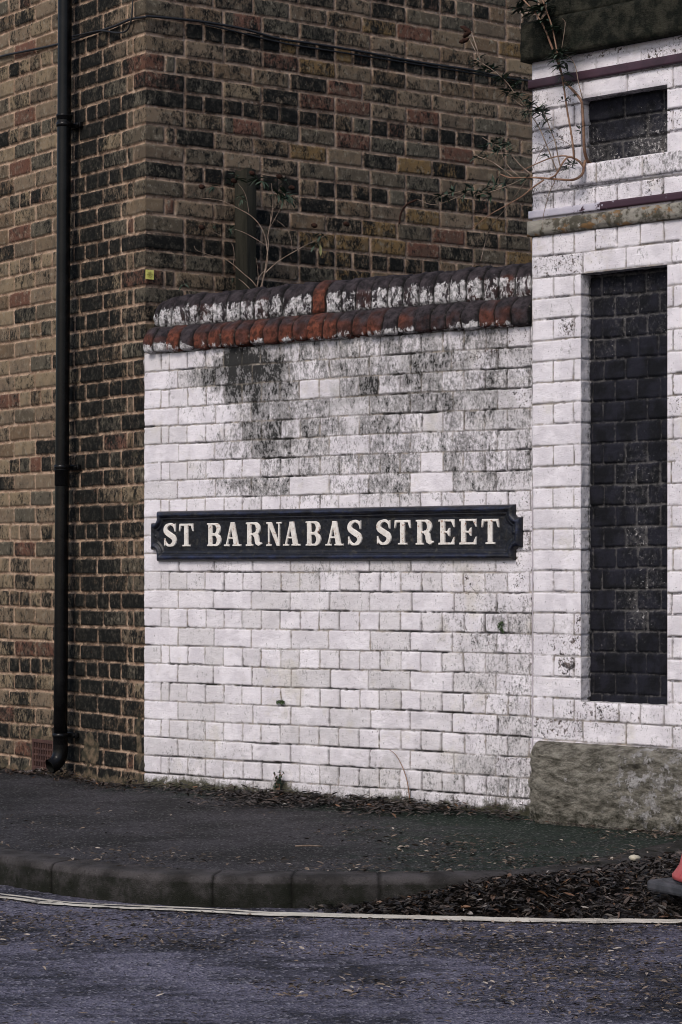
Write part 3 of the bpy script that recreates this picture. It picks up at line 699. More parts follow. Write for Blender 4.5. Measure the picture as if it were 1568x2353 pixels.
# cornice
cz0 = hit(1220, 139, PIER_P, PIER_T, PIER_N, .04)[1]; cs0 = hit(1196, 100, PIER_P, PIER_T, PIER_N, .05)[0]
CA = lambda S, Z: {}
co = sheet_block("cornice", cs0, PL+.05, cz0, cz0+.160, .055, .40, CORN, seed=55, amp=.008, bev=.012, low=.006)
co["label"] = "dark mossy stone cornice slab"
sheet_block("cornice", cs0+.12, PL+.05, cz0+.162, cz0+.52, .030, .35, CORN, seed=58, amp=.008, bev=.012, low=.006)
# base stone
bs0 = hit(1204, 1800, PIER_P, PIER_T, PIER_N, .05)[0]; bz1 = hit(1225, 1700, PIER_P, PIER_T, PIER_N, .03)[1]
def battr(S, Z):
    p = .04 + .20*sstep(.22, .70, S) + blob(S, Z, .27, -.86, .035, .025, .22) + .1*blob(S, Z, .6, -.85, .2, .1)
    g = -.12 + .62*sstep(-.90, -1.02, Z) + .10*sstep(.25, -.05, S)
    return dict(paint=p, green=g)
s_ = np.arange(bs0, PL, .005); z_ = np.arange(-1.09, bz1, .005); S, Z = np.meshgrid(s_, z_)
Lo = bs0 + .060*(1-np.sqrt(1-np.clip((Z-(bz1-.075))/.075, 0, 1)**2)) + .022*fbm(Z*9, 0*Z+3, 3, 68) + .014*sstep(-.80, -1.0, Z)
S = Lo + (S-bs0)*(PL-Lo)/(PL-bs0)
zt_ = bz1 - .0*S; ed = np.minimum((S-Lo)*.8, (bz1-Z)*1.4)
h = .070 - .078*(1-np.sqrt(np.clip(1-(1-np.clip(ed/.11, 0, 1))**2, 0, 1))) + fbm(S*7, Z*19+2.5*fbm(S*4, Z*4, 2, 67), 5, 64)*.040 + fbm(S*40, Z*55, 4, 65)*.012 + np.minimum(fbm(S*5, Z*14, 3, 66)+.1, 0)*.05
h = h + .012*sstep(-.8, -1.0, Z)
ft = sstep(0, .012, bz1-Z); h = h*ft + .004*(1-ft)
sto = grid_mesh("base_stone", S, Z, pp_, h, STONE, pier, battr(S, Z), None, .40)
sto["label"] = "rough mossy grey stone block at the foot of the pier"

# ------------------------------------------------------------------ ground, pavement, kerb, road, line
ZR = -.105
mesh("ground", [(-150,-150,-.20), (150,-150,-.20), (150,150,-.20), (-150,150,-.20)], [(0,1,2,3)], KERB, None, dict(green=[0]*4), False)["kind"] = "structure"
kp_img = [(0,1966), (100,1982), (220,1996), (350,2007), (500,2013), (650,2015), (784,2016), (900,2016), (1050,2015), (1234,2009), (1350,1996), (1459,1977), (1568,1953)]
kp = [gnd(x, y, 0.0)[:2] for x, y in kp_img]
kp = [kp[0]+(kp[0]-kp[1])*8, kp[0]+(kp[0]-kp[1])*2.5] + kp + [kp[-1]+(kp[-1]-kp[-2])*2.0, kp[-1]+(kp[-1]-kp[-2])*6]
kc = np.array(spline([np.array([p[0], p[1], 0]) for p in kp], 16))[:, :2]
kl = np.r_[0, np.cumsum(np.hypot(*np.diff(kc, axis=0).T))]
def kerb_y(x):  # front-edge depth at x
    o = np.argsort(kc[:, 0]); return np.interp(x, kc[o, 0], kc[o, 1])
# kerb stones: profile swept, joint gaps
jx = [hitx for hitx in ()]
U = np.arange(0, kl[-1], .008); P = np.stack([np.interp(U, kl, kc[:, 0]), np.interp(U, kl, kc[:, 1])], -1)
Tn = np.gradient(P, axis=0); Tn /= np.linalg.norm(Tn, axis=1)[:, None]; Nn = np.stack([-Tn[:, 1], Tn[:, 0]], -1)
Nn = np.where((Nn[:, 1] < 0)[:, None], -Nn, Nn)          # points back towards the pavement
def u_at(px): 
    X = gnd(px, 2010, 0)[0]; return float(np.interp(X, P[:, 0], U))
jn = [u_at(92), u_at(490), u_at(672), u_at(872), u_at(1180)]; jn = [jn[0]-.9, jn[0]-.45]+jn+[jn[-1]+.45, jn[-1]+.9]
kpro = [(0.004,-.14), (0.000,-.06), (0.0,-.022), (.004,-.009), (.012,-.002), (.024,.002), (.06,.004), (.10,.004), (.140,.003), (.146,-.02)]
kpr = np.array(kpro); sg = np.r_[0, np.cumsum(np.hypot(*np.diff(kpr, axis=0).T))]; qq = np.arange(0, sg[-1]+.004, .008)
UU, QQ = np.meshgrid(U, qq)
din = np.interp(QQ, sg, kpr[:, 0]); zin = np.interp(QQ, sg, kpr[:, 1])
dj = np.min(np.abs(UU[..., None]-np.array(jn)[None, None, :]-.004*fbm(UU*6, QQ*30, 2, 3)[..., None]), -1)
g_ = (1-sstep(.002, .008, dj))
no = fbm(UU*5, QQ*7, 5, 71)*.014+fbm(UU*40, QQ*40, 4, 72)*.005 - g_*.006
din2 = din - no*(zin < -.003); zin2 = zin + no*.35*(zin > -.01) - g_*.002
PX = np.interp(UU, U, P[:, 0])+np.interp(UU, U, Nn[:, 0])*din2; PY = np.interp(UU, U, P[:, 1])+np.interp(UU, U, Nn[:, 1])*din2
I = np.arange(UU.size).reshape(UU.shape); Qd = np.stack([I[:-1, :-1], I[:-1, 1:], I[1:, 1:], I[1:, :-1]], -1).reshape(-1, 4)
gk = -.24+.54*sstep(-.012, -.03, zin)+.10*sstep(-.05, -.10, zin)+.45*sstep(.3, .9, PX)*(zin > -.02)
mesh("kerb", np.stack([PX, PY, zin2], -1).reshape(-1, 3), None, KERB, None, dict(green=gk.ravel(), joint=(g_*.8).ravel()), True, Qd)["kind"] = "structure"
# pavement
x_ = np.r_[np.arange(-9, -1.7, .25), np.arange(-1.7, 1.75, .011), np.arange(1.75, 4, .1)]; t_ = np.r_[np.linspace(0, 1, 300)]
Xg, Tg = np.meshgrid(x_, t_); y0 = kerb_y(Xg)+.12; y1 = np.full_like(y0, 14.0)
Yg = y0+(y1-y0)*Tg**1.35
zg = fbm(Xg*1.5, Yg*1.5, 3, 81)*.012*sstep(0, .15, Yg-y0) + fbm(Xg*50, Yg*50, 3, 82)*.004 - .0015
# distance to walls for moss / rise
dw = np.abs((Xg-WALL_P[0])*WALL_N[0]+(Yg-WALL_P[1])*WALL_N[1]); on = (((Xg-WALL_P[0])*WALL_T[0]+(Yg-WALL_P[1])*WALL_T[1]) > -.1)
zg = zg + .018*sstep(.25, .0, dw)*on*(Xg < .8)
grn = -.10 + .30*sstep(.45, .05, dw)*on + .48*sstep(-.5, .7, Xg) + .15*sstep(.12, 0, Yg-y0)
I = np.arange(Xg.size).reshape(Xg.shape); Qd = np.stack([I[:-1, :-1], I[:-1, 1:], I[1:, 1:], I[1:, :-1]], -1).reshape(-1, 4)
mesh("pavement", np.stack([Xg, Yg, zg], -1).reshape(-1, 3), None, PAVE, None, dict(green=grn.ravel()), True, Qd)["kind"] = "structure"
# road
x_ = np.r_[-60, -30, -12, -6, np.arange(-3, -1.6, .1), np.arange(-1.6, 1.6, .0075), np.arange(1.6, 3, .1), 6, 12, 30, 60]
y_ = np.r_[-60, -25, -8, 0, 3, 4.5, 5.4, np.arange(6.0, 9.4, .010), 9.8]
Xg, Yg = np.meshgrid(x_, y_)
def road_z(X, Y): return ZR + fbm(X*1.1, Y*1.1, 3, 84)*.012
zg = road_z(Xg, Yg) + fbm(Xg*55, Yg*55, 3, 85)*.007*((Yg > 5.9) & (np.abs(Xg) < 1.6))
I = np.arange(Xg.size).reshape(Xg.shape); Qd = np.stack([I[:-1, :-1], I[:-1, 1:], I[1:, 1:], I[1:, :-1]], -1).reshape(-1, 4)
mesh("road", np.stack([Xg, Yg, zg], -1).reshape(-1, 3), None, ROAD, None, None, True, Qd)["kind"] = "structure"
# painted edge line
lp_img = [(0,2061), (100,2073), (250,2083), (450,2092), (600,2101), (784,2106), (1034,2112), (1234,2117), (1400,2119), (1568,2120)]
lp = [gnd(x, y, ZR)[:2] for x, y in lp_img]; lp = [lp[0]+(lp[0]-lp[1])*12] + lp + [lp[-1]+(lp[-1]-lp[-2])*12]
lc = np.array(spline([np.array([p[0], p[1], 0]) for p in lp], 60))[:, :2]
T2 = np.gradient(lc, axis=0); T2 /= np.linalg.norm(T2, axis=1)[:, None]; N2 = np.stack([-T2[:, 1], T2[:, 0]], -1)
ws = np.linspace(-.045, .045, 14); Uc = np.arange(len(lc))
Wn, Un = np.meshgrid(ws, Uc); wf = 1+.25*fbm(Un*.09, 0*Un, 3, 87)
edge_n = fbm(lc[Un, 0]*9, Wn*10, 4, 88)*.036
LX = lc[Un, 0]+N2[Un, 0]*(Wn*wf+edge_n*(np.abs(Wn) > .03)); LY = lc[Un, 1]+N2[Un, 1]*(Wn*wf+edge_n*(np.abs(Wn) > .03))
LZ = road_z(LX, LY)+.0055
wear = .13+.12*sstep(.6, 1.0, np.abs(Wn)/.052)+.10*fbm(LX*3, LY*3, 2, 89)*2+.45*np.exp(-((Wn-.010)/.010)**2)*sstep(.0, -.5, LX)
I = np.arange(LX.size).reshape(LX.shape); Qd = np.stack([I[:-1, :-1], I[:-1, 1:], I[1:, 1:], I[1:, :-1]], -1).reshape(-1, 4)
mesh("road_marking", np.stack([LX, LY, LZ], -1).reshape(-1, 3), None, LINE, None, dict(wear=wear.ravel()), True, Qd)["kind"] = "structure"

# ------------------------------------------------------------------ street name sign
def sd_box(x, y, x0, y0, x1, y1): return np.minimum(np.minimum(x-x0, x1-x), np.minimum(y-y0, y1-y))
def sd_stroke(x, y, pts, rad):
    out = np.full(x.shape, -1.0)
    for i in range(len(pts)-1):
        ax, ay = pts[i]; bx, by = pts[i+1]; vx, vy = bx-ax, by-ay; L = vx*vx+vy*vy+1e-12
        t = np.clip(((x-ax)*vx+(y-ay)*vy)/L, 0, 1)
        out = np.maximum(out, rad[i]+(rad[i+1]-rad[i])*t-np.hypot(x-ax-t*vx, y-ay-t*vy))
    return out
def sd_poly(x, y, pts):   # convex, counter-clockwise
    out = np.full(x.shape, 9.0); n = len(pts)
    for i in range(n):
        ax, ay = pts[i]; bx, by = pts[(i+1) % n]; l = math.hypot(bx-ax, by-ay)
        out = np.minimum(out, ((bx-ax)*(y-ay)-(by-ay)*(x-ax))/l)
    return out
def U_(*a):
    o = a[0]
    for q in a[1:]: o = np.maximum(o, q)
    return o
def glyph(c, x, y, w, h):
    st, th, sf = .0245, .0052, .0085
    hs = st/2
    if c == 'T':
        m = w/2
        return U_(sd_box(x, y, m-hs, 0, m+hs, h), sd_box(x, y, m-.024, 0, m+.024, sf), sd_box(x, y, 0.003, h-.0115, w-.003, h),
                  sd_poly(x, y, [(0, h-.036), (.006, h-.036), (.018, h-.002), (.003, h)]), sd_poly(x, y, [(w-.006, h-.036), (w, h-.036), (w-.003, h), (w-.018, h-.002)]))
    if c == 'E':
        s0 = .009
        return U_(sd_box(x, y, s0, 0, s0+st, h), sd_box(x, y, 0, 0, w-.003, .0095), sd_box(x, y, 0, h-.0095, w-.003, h),
                  sd_poly(x, y, [(w-.005, .034), (w-.020, .002), (w-.003, 0), (w, .034)][::1][::-1][::-1]) if False else sd_poly(x, y, [(w-.022, .001), (w-.002, .001), (w, .034), (w-.005, .034)]),
                  sd_poly(x, y, [(w-.005, h-.034), (w, h-.034), (w-.002, h-.001), (w-.022, h-.001)]),
                  sd_box(x, y, s0, h*.5-.0045, w*.66, h*.5+.0045), sd_poly(x, y, [(w*.64, h*.5-.018), (w*.71, h*.5-.018), (w*.71, h*.5+.018), (w*.64, h*.5+.018), (w*.50, h*.5)]))
    if c == 'A':
        ap = w*.50
        return U_(sd_poly(x, y, [(w-.013-.028, .004), (w-.013, .004), (ap+.012, h), (ap-.013, h)]),
                  sd_poly(x, y, [(.010, .004), (.021, .004), (ap+.002, h-.004), (ap-.010, h)]),
                  sd_box(x, y, w*.24, h*.30, w*.72, h*.30+.0085), sd_box(x, y, 0, 0, .032, sf), sd_box(x, y, w-.050, 0, w, sf))
    if c == 'N':
        return U_(sd_box(x, y, .010, 0, .0185, h), sd_box(x, y, w-.0185, 0, w-.010, h), sd_poly(x, y, [(w-.026, 0), (w-.010, 0), (w-.010, .004), (.030, h), (.006, h)]),
                  sd_box(x, y, 0, 0, .029, sf), sd_box(x, y, 0, h-sf, .030, h), sd_box(x, y, w-.029, h-sf, w, h))
    def bowl(x0, y0, y1, xr, tk):
        cy = (y0+y1)/2; ry = (y1-y0)/2-.005; n = 18; P = []; R = []
        rx = min(xr-tk/2-x0, ry*1.05)
        P.append((x0-.004, y1-.005)); R.append(.0050)
        cx = xr-tk/2-rx
        for i in range(n+1):
            a = math.pi/2-math.pi*i/n; P.append((cx+rx*math.cos(a), cy+ry*math.sin(a))); R.append(.0050+(tk/2-.0050)*max(0, math.cos(a))**1.3)
        P.append((x0-.004, y0+.005)); R.append(.0050)
        return sd_stroke(x, y, P, R)
    if c == 'B':
        s0 = .008
        return U_(sd_box(x, y, s0, 0, s0+st, h), sd_box(x, y, 0, 0, s0+st, sf), sd_box(x, y, 0, h-sf, s0+st, h),
                  bowl(s0+st, 0, h*.535, w, .026), bowl(s0+st, h*.475, h, w-.004, .024))
    if c == 'R':
        s0 = .008
        return U_(sd_box(x, y, s0, 0, s0+st, h), sd_box(x, y, 0, 0, s0+st+.009, sf), sd_box(x, y, 0, h-sf, s0+st, h),
                  bowl(s0+st, h*.45, h, w-.010, .025), sd_stroke(x, y, [(w*.50, h*.50), (w*.66, h*.40), (w*.71, h*.16), (w*.80, .009), (w-.005, .012)], [.008, .013, .0125, .009, .0045]))
    if c == 'S':
        P = [(.90,.70),(.82,.86),(.64,.955),(.46,.955),(.24,.875),(.155,.745),(.22,.62),(.50,.50),(.78,.38),(.855,.245),(.76,.11),(.52,.045),(.34,.05),(.17,.15),(.075,.31)]
        R = [.0030,.0055,.0060,.0065,.0105,.0120,.0130,.0135,.0135,.0125,.0110,.0065,.0058,.0052,.0030]
        Pm = [(a*w, b_*h) for a, b_ in P]
        Ps = spline([np.array([p[0], p[1], r]) for p, r in zip(Pm, R)], 3)
        return U_(sd_stroke(x, y, [(q[0], q[1]) for q in Ps], [q[2] for q in Ps]),
                  sd_poly(x, y, [(w*.90-.003, h*.64), (w*.90+.003, h*.64), (w*.90+.003, h*.985), (w*.90-.002, h*.985), (w*.79, h*.86)]),
                  sd_poly(x, y, [(w*.07-.002, h*.015), (w*.07+.003, h*.015), (w*.19, h*.13), (w*.07+.003, h*.36), (w*.07-.002, h*.36)]))
def iso(F, X, Y, Hf):
    """marching squares on grid F>0; returns verts (x,y,h) and faces; rim at h=Hf of 0"""
    ny, nx = F.shape; ins = F > 0; vid = -np.ones(F.shape, int); V = []; f = []
    idx = np.argwhere(ins)
    for k, (j, i) in enumerate(idx): vid[j, i] = k
    V = [(X[j, i], Y[j, i], Hf(F[j, i], X[j, i], Y[j, i])) for j, i in idx]
    ec = {}
    def cross(a, b_):
        key = (a, b_) if a < b_ else (b_, a)
        if key not in ec:
            fa, fb = F[a], F[b_]; t = fa/(fa-fb); x = X[a]+(X[b_]-X[a])*t; y = Y[a]+(Y[b_]-Y[a])*t
            ec[key] = len(V); V.append((x, y, Hf(0.0, x, y)))
        return ec[key]
    full = ins[:-1, :-1] & ins[1:, :-1] & ins[:-1, 1:] & ins[1:, 1:]; anyi = ins[:-1, :-1] | ins[1:, :-1] | ins[:-1, 1:] | ins[1:, 1:]
    for j, i in np.argwhere(full): f.append((vid[j, i], vid[j, i+1], vid[j+1, i+1], vid[j+1, i]))
    for j, i in np.argwhere(anyi & ~full):
        c = [(j, i), (j, i+1), (j+1, i+1), (j+1, i)]; poly = []
        for k in range(4):
            a, b_ = c[k], c[(k+1) % 4]
            if ins[a]: poly.append(vid[a])
            if ins[a] != ins[b_]: poly.append(cross(a, b_))
        if len(poly) > 2: f.append(tuple(int(q) for q in poly))
    return V, f
SOFF = .014
sL, zt0 = hit(347, 1174, WALL_P, WALL_T, WALL_N, SOFF); _, zb0 = hit(347, 1288.5, WALL_P, WALL_T, WALL_N, SOFF)
sR, zt1 = hit(1199, 1159, WALL_P, WALL_T, WALL_N, SOFF); _, zb1 = hit(1199, 1290, WALL_P, WALL_T, WALL_N, SOFF)
SW = sR-sL; SZ0, SZ1 = (zb0+zb1)/2, (zt0+zt1)/2; SH = SZ1-SZ0
so = fpt(WALL_P, WALL_T, WALL_N, (sL+sR)/2, 0, SZ0)
sign = empty("street_sign", so, "long dark navy cast iron sign with raised cream lettering reading ST BARNABAS STREET", "street sign")
def on_wall(V, s0, z0, off):
    V = np.array(V, float); s = s0+V[:, 0]; d = off+V[:, 2]; z = z0+V[:, 1]
    return np.stack([WALL_P[0]+WALL_T[0]*s+WALL_N[0]*d, WALL_P[1]+WALL_T[1]*s+WALL_N[1]*d, z+CAMZ], -1)
res = .0022; gx = np.arange(-.004, SW+.004, res); gy = np.arange(-.004, SH+.004, res); GX, GY = np.meshgrid(gx, gy)
def plate_sd(x, y):
    base = np.minimum(np.minimum(x, SW-x), np.minimum(y, SH-y)); nw, nh = .036, .054
    for cx_, cy_ in ((0, 0), (SW, 0), (0, SH), (SW, SH)):
        ax = np.abs(x-cx_); ay = np.abs(y-cy_)
        q = .018; bx, by = ax-(nw-q), ay-(nh-q)
        base = np.minimum(base, np.hypot(np.maximum(bx, 0), np.maximum(by, 0))-q+np.minimum(np.maximum(bx, by), 0))
    return base
PS = plate_sd(GX, GY)
def prof_h(d):
    xs = [0, .0015, .004, .008, .014, .020, .026, .031, .034, .038, .042, .048, 1]
    hs = [-.012, .006, .010, .0165, .0215, .0225, .0195, .014, .011, .0125, .0105, .0065, .0065]
    return np.interp(d, xs, hs)
bead = []
Vp, Fp = iso(PS, GX, GY, lambda d, x, y: float(prof_h(d)))
Vp = np.array(Vp); dpl = plate_sd(Vp[:, 0], Vp[:, 1]); Vp[:, 2] += fbm(Vp[:, 0]*60, Vp[:, 1]*60, 3, 5)*.0018*(dpl > .001)
pl = mesh("sign_plate", on_wall(Vp, sL, SZ0, .002+.004), Fp, NAVY, sign, dict(bead=np.exp(-((dpl-.018)/.010)**2)))
zA = [(560, 'S', 175, 270, 270, 443), (560, 'T', 290, 398, 272, 443), (560, 'B', 500, 605, 268, 441), (560, 'A', 627, 752, 262, 441), (560, 'R', 790, 910, 262, 440),
      (560, 'N', 943, 1055, 260, 440), (560, 'A', 1068, 1195, 257, 438), (560, 'B', 1237, 1350, 254, 438), (560, 'A', 1385, 1518, 253, 437), (1300, 'S', 167, 274, 247, 434),
      (1300, 'S', 383, 493, 243, 430), (1300, 'T', 517, 640, 245, 430), (1300, 'R', 678, 812, 243, 430), (1300, 'E', 848, 968, 241, 430), (1300, 'E', 1003, 1132, 237, 429), (1300, 'T', 1168, 1300, 237, 426)]
LOFF = .0125
for off, ch, x0, x1, y0, y1 in zA:
    cx = lambda v: (off+v*840/1568)/1.74107; cy = lambda v: (1950+v*400/747)/1.74107
    sa, z1_ = hit(cx(x0), cy(y0), WALL_P, WALL_T, WALL_N, LOFF+.006); sb_, z0_ = hit(cx(x1), cy(y1), WALL_P, WALL_T, WALL_N, LOFF+.006)
    zt_l = hit(cx(x0), cy(y0), WALL_P, WALL_T, WALL_N, LOFF+.006)[1]; zb_l = hit(cx(x0), cy(y1), WALL_P, WALL_T, WALL_N, LOFF+.006)[1]
    wd = sb_-sa; hh = zt_l-zb_l; r_ = .0011
    gx = np.arange(-.004, wd+.004, r_); gy = np.arange(-.004, hh+.004, r_); X_, Y_ = np.meshgrid(gx, gy)
    F_ = glyph(ch, X_, Y_, wd, hh) + .0006 + fbm(X_*150, Y_*150, 2, ord(ch))*.0012
    Vl, Fl = iso(F_, X_, Y_, lambda d, x, y: -.001 + .0085*min(1, d/.0022)**.6)
    lo = mesh("letter", on_wall(Vl, sa, zb_l, LOFF), Fl, LETT, sign)
for bs_, bz_ in ((.030, SH*.50), (SW-.036, SH*.50)):
    b = Buf(); c0 = fpt(WALL_P, WALL_T, WALL_N, sL+bs_, .012, SZ0+bz_); n3 = a3(WALL_N)
    b.tube([c0, c0+n3*.006, c0+n3*.009], [.010, .010, .004], 8); b.make("fixing_bolt", NAVY, sign)

# ------------------------------------------------------------------ drainpipe
p_top = hitw(151, -260, COR, BL_T, BL_N, .075); p_bot = hitw(139, 1715, COR, BL_T, BL_N, .075)
pipe = empty("drainpipe", (p_bot[0], p_bot[1], 0), "black metal drainpipe running down the dark brick front near its corner", "drainpipe")
RP = .0345
lerp = lambda y: p_bot+(p_top-p_bot)*((1715-y)/(1715+260.0))
b = Buf(); b.tube([lerp(y) for y in np.linspace(1715, -260, 14)], RP, 28); b.make("pipe", PIPE, pipe)
n3 = a3(BL_N); t3 = a3(BL_T)
def collar(y, hgt, rr_=.006):
    b = Buf(); c0 = lerp(y); ax = (p_top-p_bot)/np.linalg.norm(p_top-p_bot)
    b.tube([c0-ax*hgt/2, c0-ax*(hgt/2-.003), c0+ax*(hgt/2-.012), c0+ax*(hgt/2-.010), c0+ax*(hgt/2-.002), c0+ax*hgt/2], [RP+.001, RP+rr_*.6, RP+rr_*.6, RP+rr_, RP+rr_, RP+.001], 28)
    return b.make("socket", PIPE, pipe)
def bracket(y):
    b = Buf(); c0 = lerp(y)
    b.tube([c0-UP*.012, c0-UP*.010, c0+UP*.010, c0+UP*.012], [RP, RP+.005, RP+.005, RP], 28)
    b.box(c0-n3*.062, t3, n3, UP, .062, .010, .013, .003)
    b.box(c0-n3*.035, t3, n3, UP, .012, .030, .010, .002)
    for s in (-.05, .05): b.tube([c0-n3*.055+t3*s, c0-n3*.042+t3*s], [.007, .005], 8)
    return b.make("bracket", PIPE, pipe)
collar(268, .028); collar(1095, .088, .005); bracket(1072); bracket(1690); collar(1700, .06, .004); bracket(285)
# shoe turning out to the pavement
b = Buf(); c = lerp(1715); pts = [c+UP*.01, c-UP*.02, c-UP*.045+n3*.004, c-UP*.068+n3*.014, c-UP*.086+n3*.034, c-UP*.098+n3*.058]
pts = spline(pts, 4); m = len(pts)
b.tube(pts, [RP+.003]*m, 28, cap=False); b.tube([pts[-1], pts[-1]+(pts[-1]-pts[-2])*.3], [RP+.0045, RP+.0045], 28, cap=False)
b.make("pipe_shoe", PIPE, pipe)
b = Buf(); inn = [p for p in pts[::-1]]; b.tube([pts[-1]+(pts[-1]-pts[-2])*.3]+inn, [RP-.003]*(m+1), 28, cap=False); b.make("pipe_bore", HOLE, pipe)

# ------------------------------------------------------------------ cables
def cable(name, imgpts, off, r, label, faces):
    pts = []
    for (x, y, f) in imgpts:
        P_, T_, N_ = (COR, BL_T, BL_N) if f == 'L' else (COR, BR_T, BR_N); pts.append(hitw(x, y, P_, T_, N_, off+.002*math.sin(x*.13)))
    b = Buf(); b.tube(spline(pts, 6), r, 6)
    o = b.make(name, CABLE); tag(o, label, "cable"); return o
cable("wall_cable", [(-120,165,'L'), (0,130,'L'), (60,117,'L'), (130,102,'L'), (200,80,'L'), (262,60,'L'), (300,44,'L'), (331,39,'L'), (343,37,'R'), (400,42,'R'), (470,50,'R'), (560,66,'R'), (640,88,'R'), (720,100,'R'), (830,118,'R'), (960,142,'R'), (1080,160,'R'), (1160,178,'R'), (1240,188,'R')], .012, .0062,
      "thick black cable sagging round the corner of the brick building", 0)
cable("wall_cable", [(164,84,'L'), (200,76,'L'), (232,70,'L'), (262,74,'L'), (286,73,'L'), (298,58,'L'), (304,25,'L'), (307,-60,'L')], .020, .0045,
      "thin black cable turning upwards just left of the building corner", 0)
cable("wall_cable", [(470,54,'R'), (640,96,'R'), (720,110,'R'), (850,130,'R'), (1000,154,'R'), (1100,170,'R'), (1200,192,'R')], .010, .0045,
      "thin black cable strung beneath the thick one on the side wall", 0)

# ------------------------------------------------------------------ yellow target sticker
tg = hitw(343.5, 631, COR, BR_T, BR_N, .004); tz = tg-np.array([0, 0, .024])
st = empty("survey_target", tz, "small yellow square sticker with a target mark beside the building corner", "sticker")
n3r = a3(BR_N); t3r = a3(BR_T)
b = Buf(); b.box(tg+n3r*.003, t3r, n3r, UP, .022, .0022, .0225, .0006); b.make("sticker_sheet", YEL, st, False)
b = Buf(); c = tg+n3r*.0058
for rr_ in (.006, .012): b.tube([c+t3r*rr_*math.cos(a)+UP*rr_*math.sin(a) for a in np.linspace(0, 2*math.pi, 25)], .0008, 5)
b.tube([c-t3r*.018, c+t3r*.018], .0007, 5); b.tube([c-UP*.018, c+UP*.018], .0007, 5); b.make("target_mark", INK, st)

# ------------------------------------------------------------------ wooden post behind the wall
pb = dep(564, 700, 11.75); pc = COR+BR_T*0; 
s_post = np.dot(pb[:2]-COR, BR_T); base2 = COR+BR_T*s_post+BR_N*.075
ztop = dep(564, 390, base2[1])[2]
b = Buf(); N_ = 14
hx, hy = .026, .052; V = []; F = []
zs = np.linspace(-.02, ztop, 60)
ring = [(-hx, -hy), (-hx, 0), (-hx, hy), (0, hy), (hx, hy), (hx, 0), (hx, -hy), (0, -hy)]
for k, z in enumerate(zs):
    for (a, c_) in ring:
        j = .0015*math.sin(z*9+a*90)+random.uniform(-.0006, .0006); q = base2+BR_T*(a+j)+BR_N*(c_+j)
        tp = .006*random.uniform(-1, 1) if k == len(zs)-1 else 0
        V.append((q[0], q[1], z+tp))
n = len(ring)
for k in range(len(zs)-1):
    for i in range(n): F.append((k*n+i, k*n+(i+1) % n, (k+1)*n+(i+1) % n, (k+1)*n+i))
F.append(tuple((len(zs)-1)*n+i for i in range(n))); F.append(tuple(range(n))[::-1])
po = mesh("wooden_post", V, F, WOOD, None, None, False); tag(po, "weathered grey green wooden post standing behind the coping against the bricks", "post")

# ------------------------------------------------------------------ plants
def leaf_quad(buf, p, d, up, L, W, r, curl=.25):
    d = d/np.linalg.norm(d); sd_ = np.cross(d, up); sd_ /= (np.linalg.norm(sd_)+1e-9); nn = np.cross(sd_, d)
    v = []; ts = (0, .25, .55, .82, 1); ws_ = (.12, .85, 1, .55, .05)
    for t, w_ in zip(ts, ws_):
        c = p+d*L*t-nn*L*curl*t*t
        v += [c-sd_*W*w_/2+nn*W*.18*w_, c, c+sd_*W*w_/2+nn*W*.18*w_]
    f = []
    for k in range(4):
        for q in (0, 1): f.append((k*3+q, k*3+q+1, (k+1)*3+q+1, (k+1)*3+q))
    buf.add(v, f, r)
def rv(s=1.0): v = np.random.default_rng(random.randrange(10**9)).normal(size=3); return v/np.linalg.norm(v)*s
def whorl(buf, p, d, n=5, L=.035, W=.009, hang=0.3):
    L *= 1.12; W *= 1.25
    for _ in range(int(n*1.6)+1):
        v = rv(); v = v-d*np.dot(v, d); v = v/np.linalg.norm(v)*.8+d*.6-UP*hang*random.random()
        leaf_quad(buf, p, v, d+rv(.3), L*random.uniform(.6, 1.15), W*random.uniform(.7, 1.2), random.random()*.9, random.uniform(.1, .5))
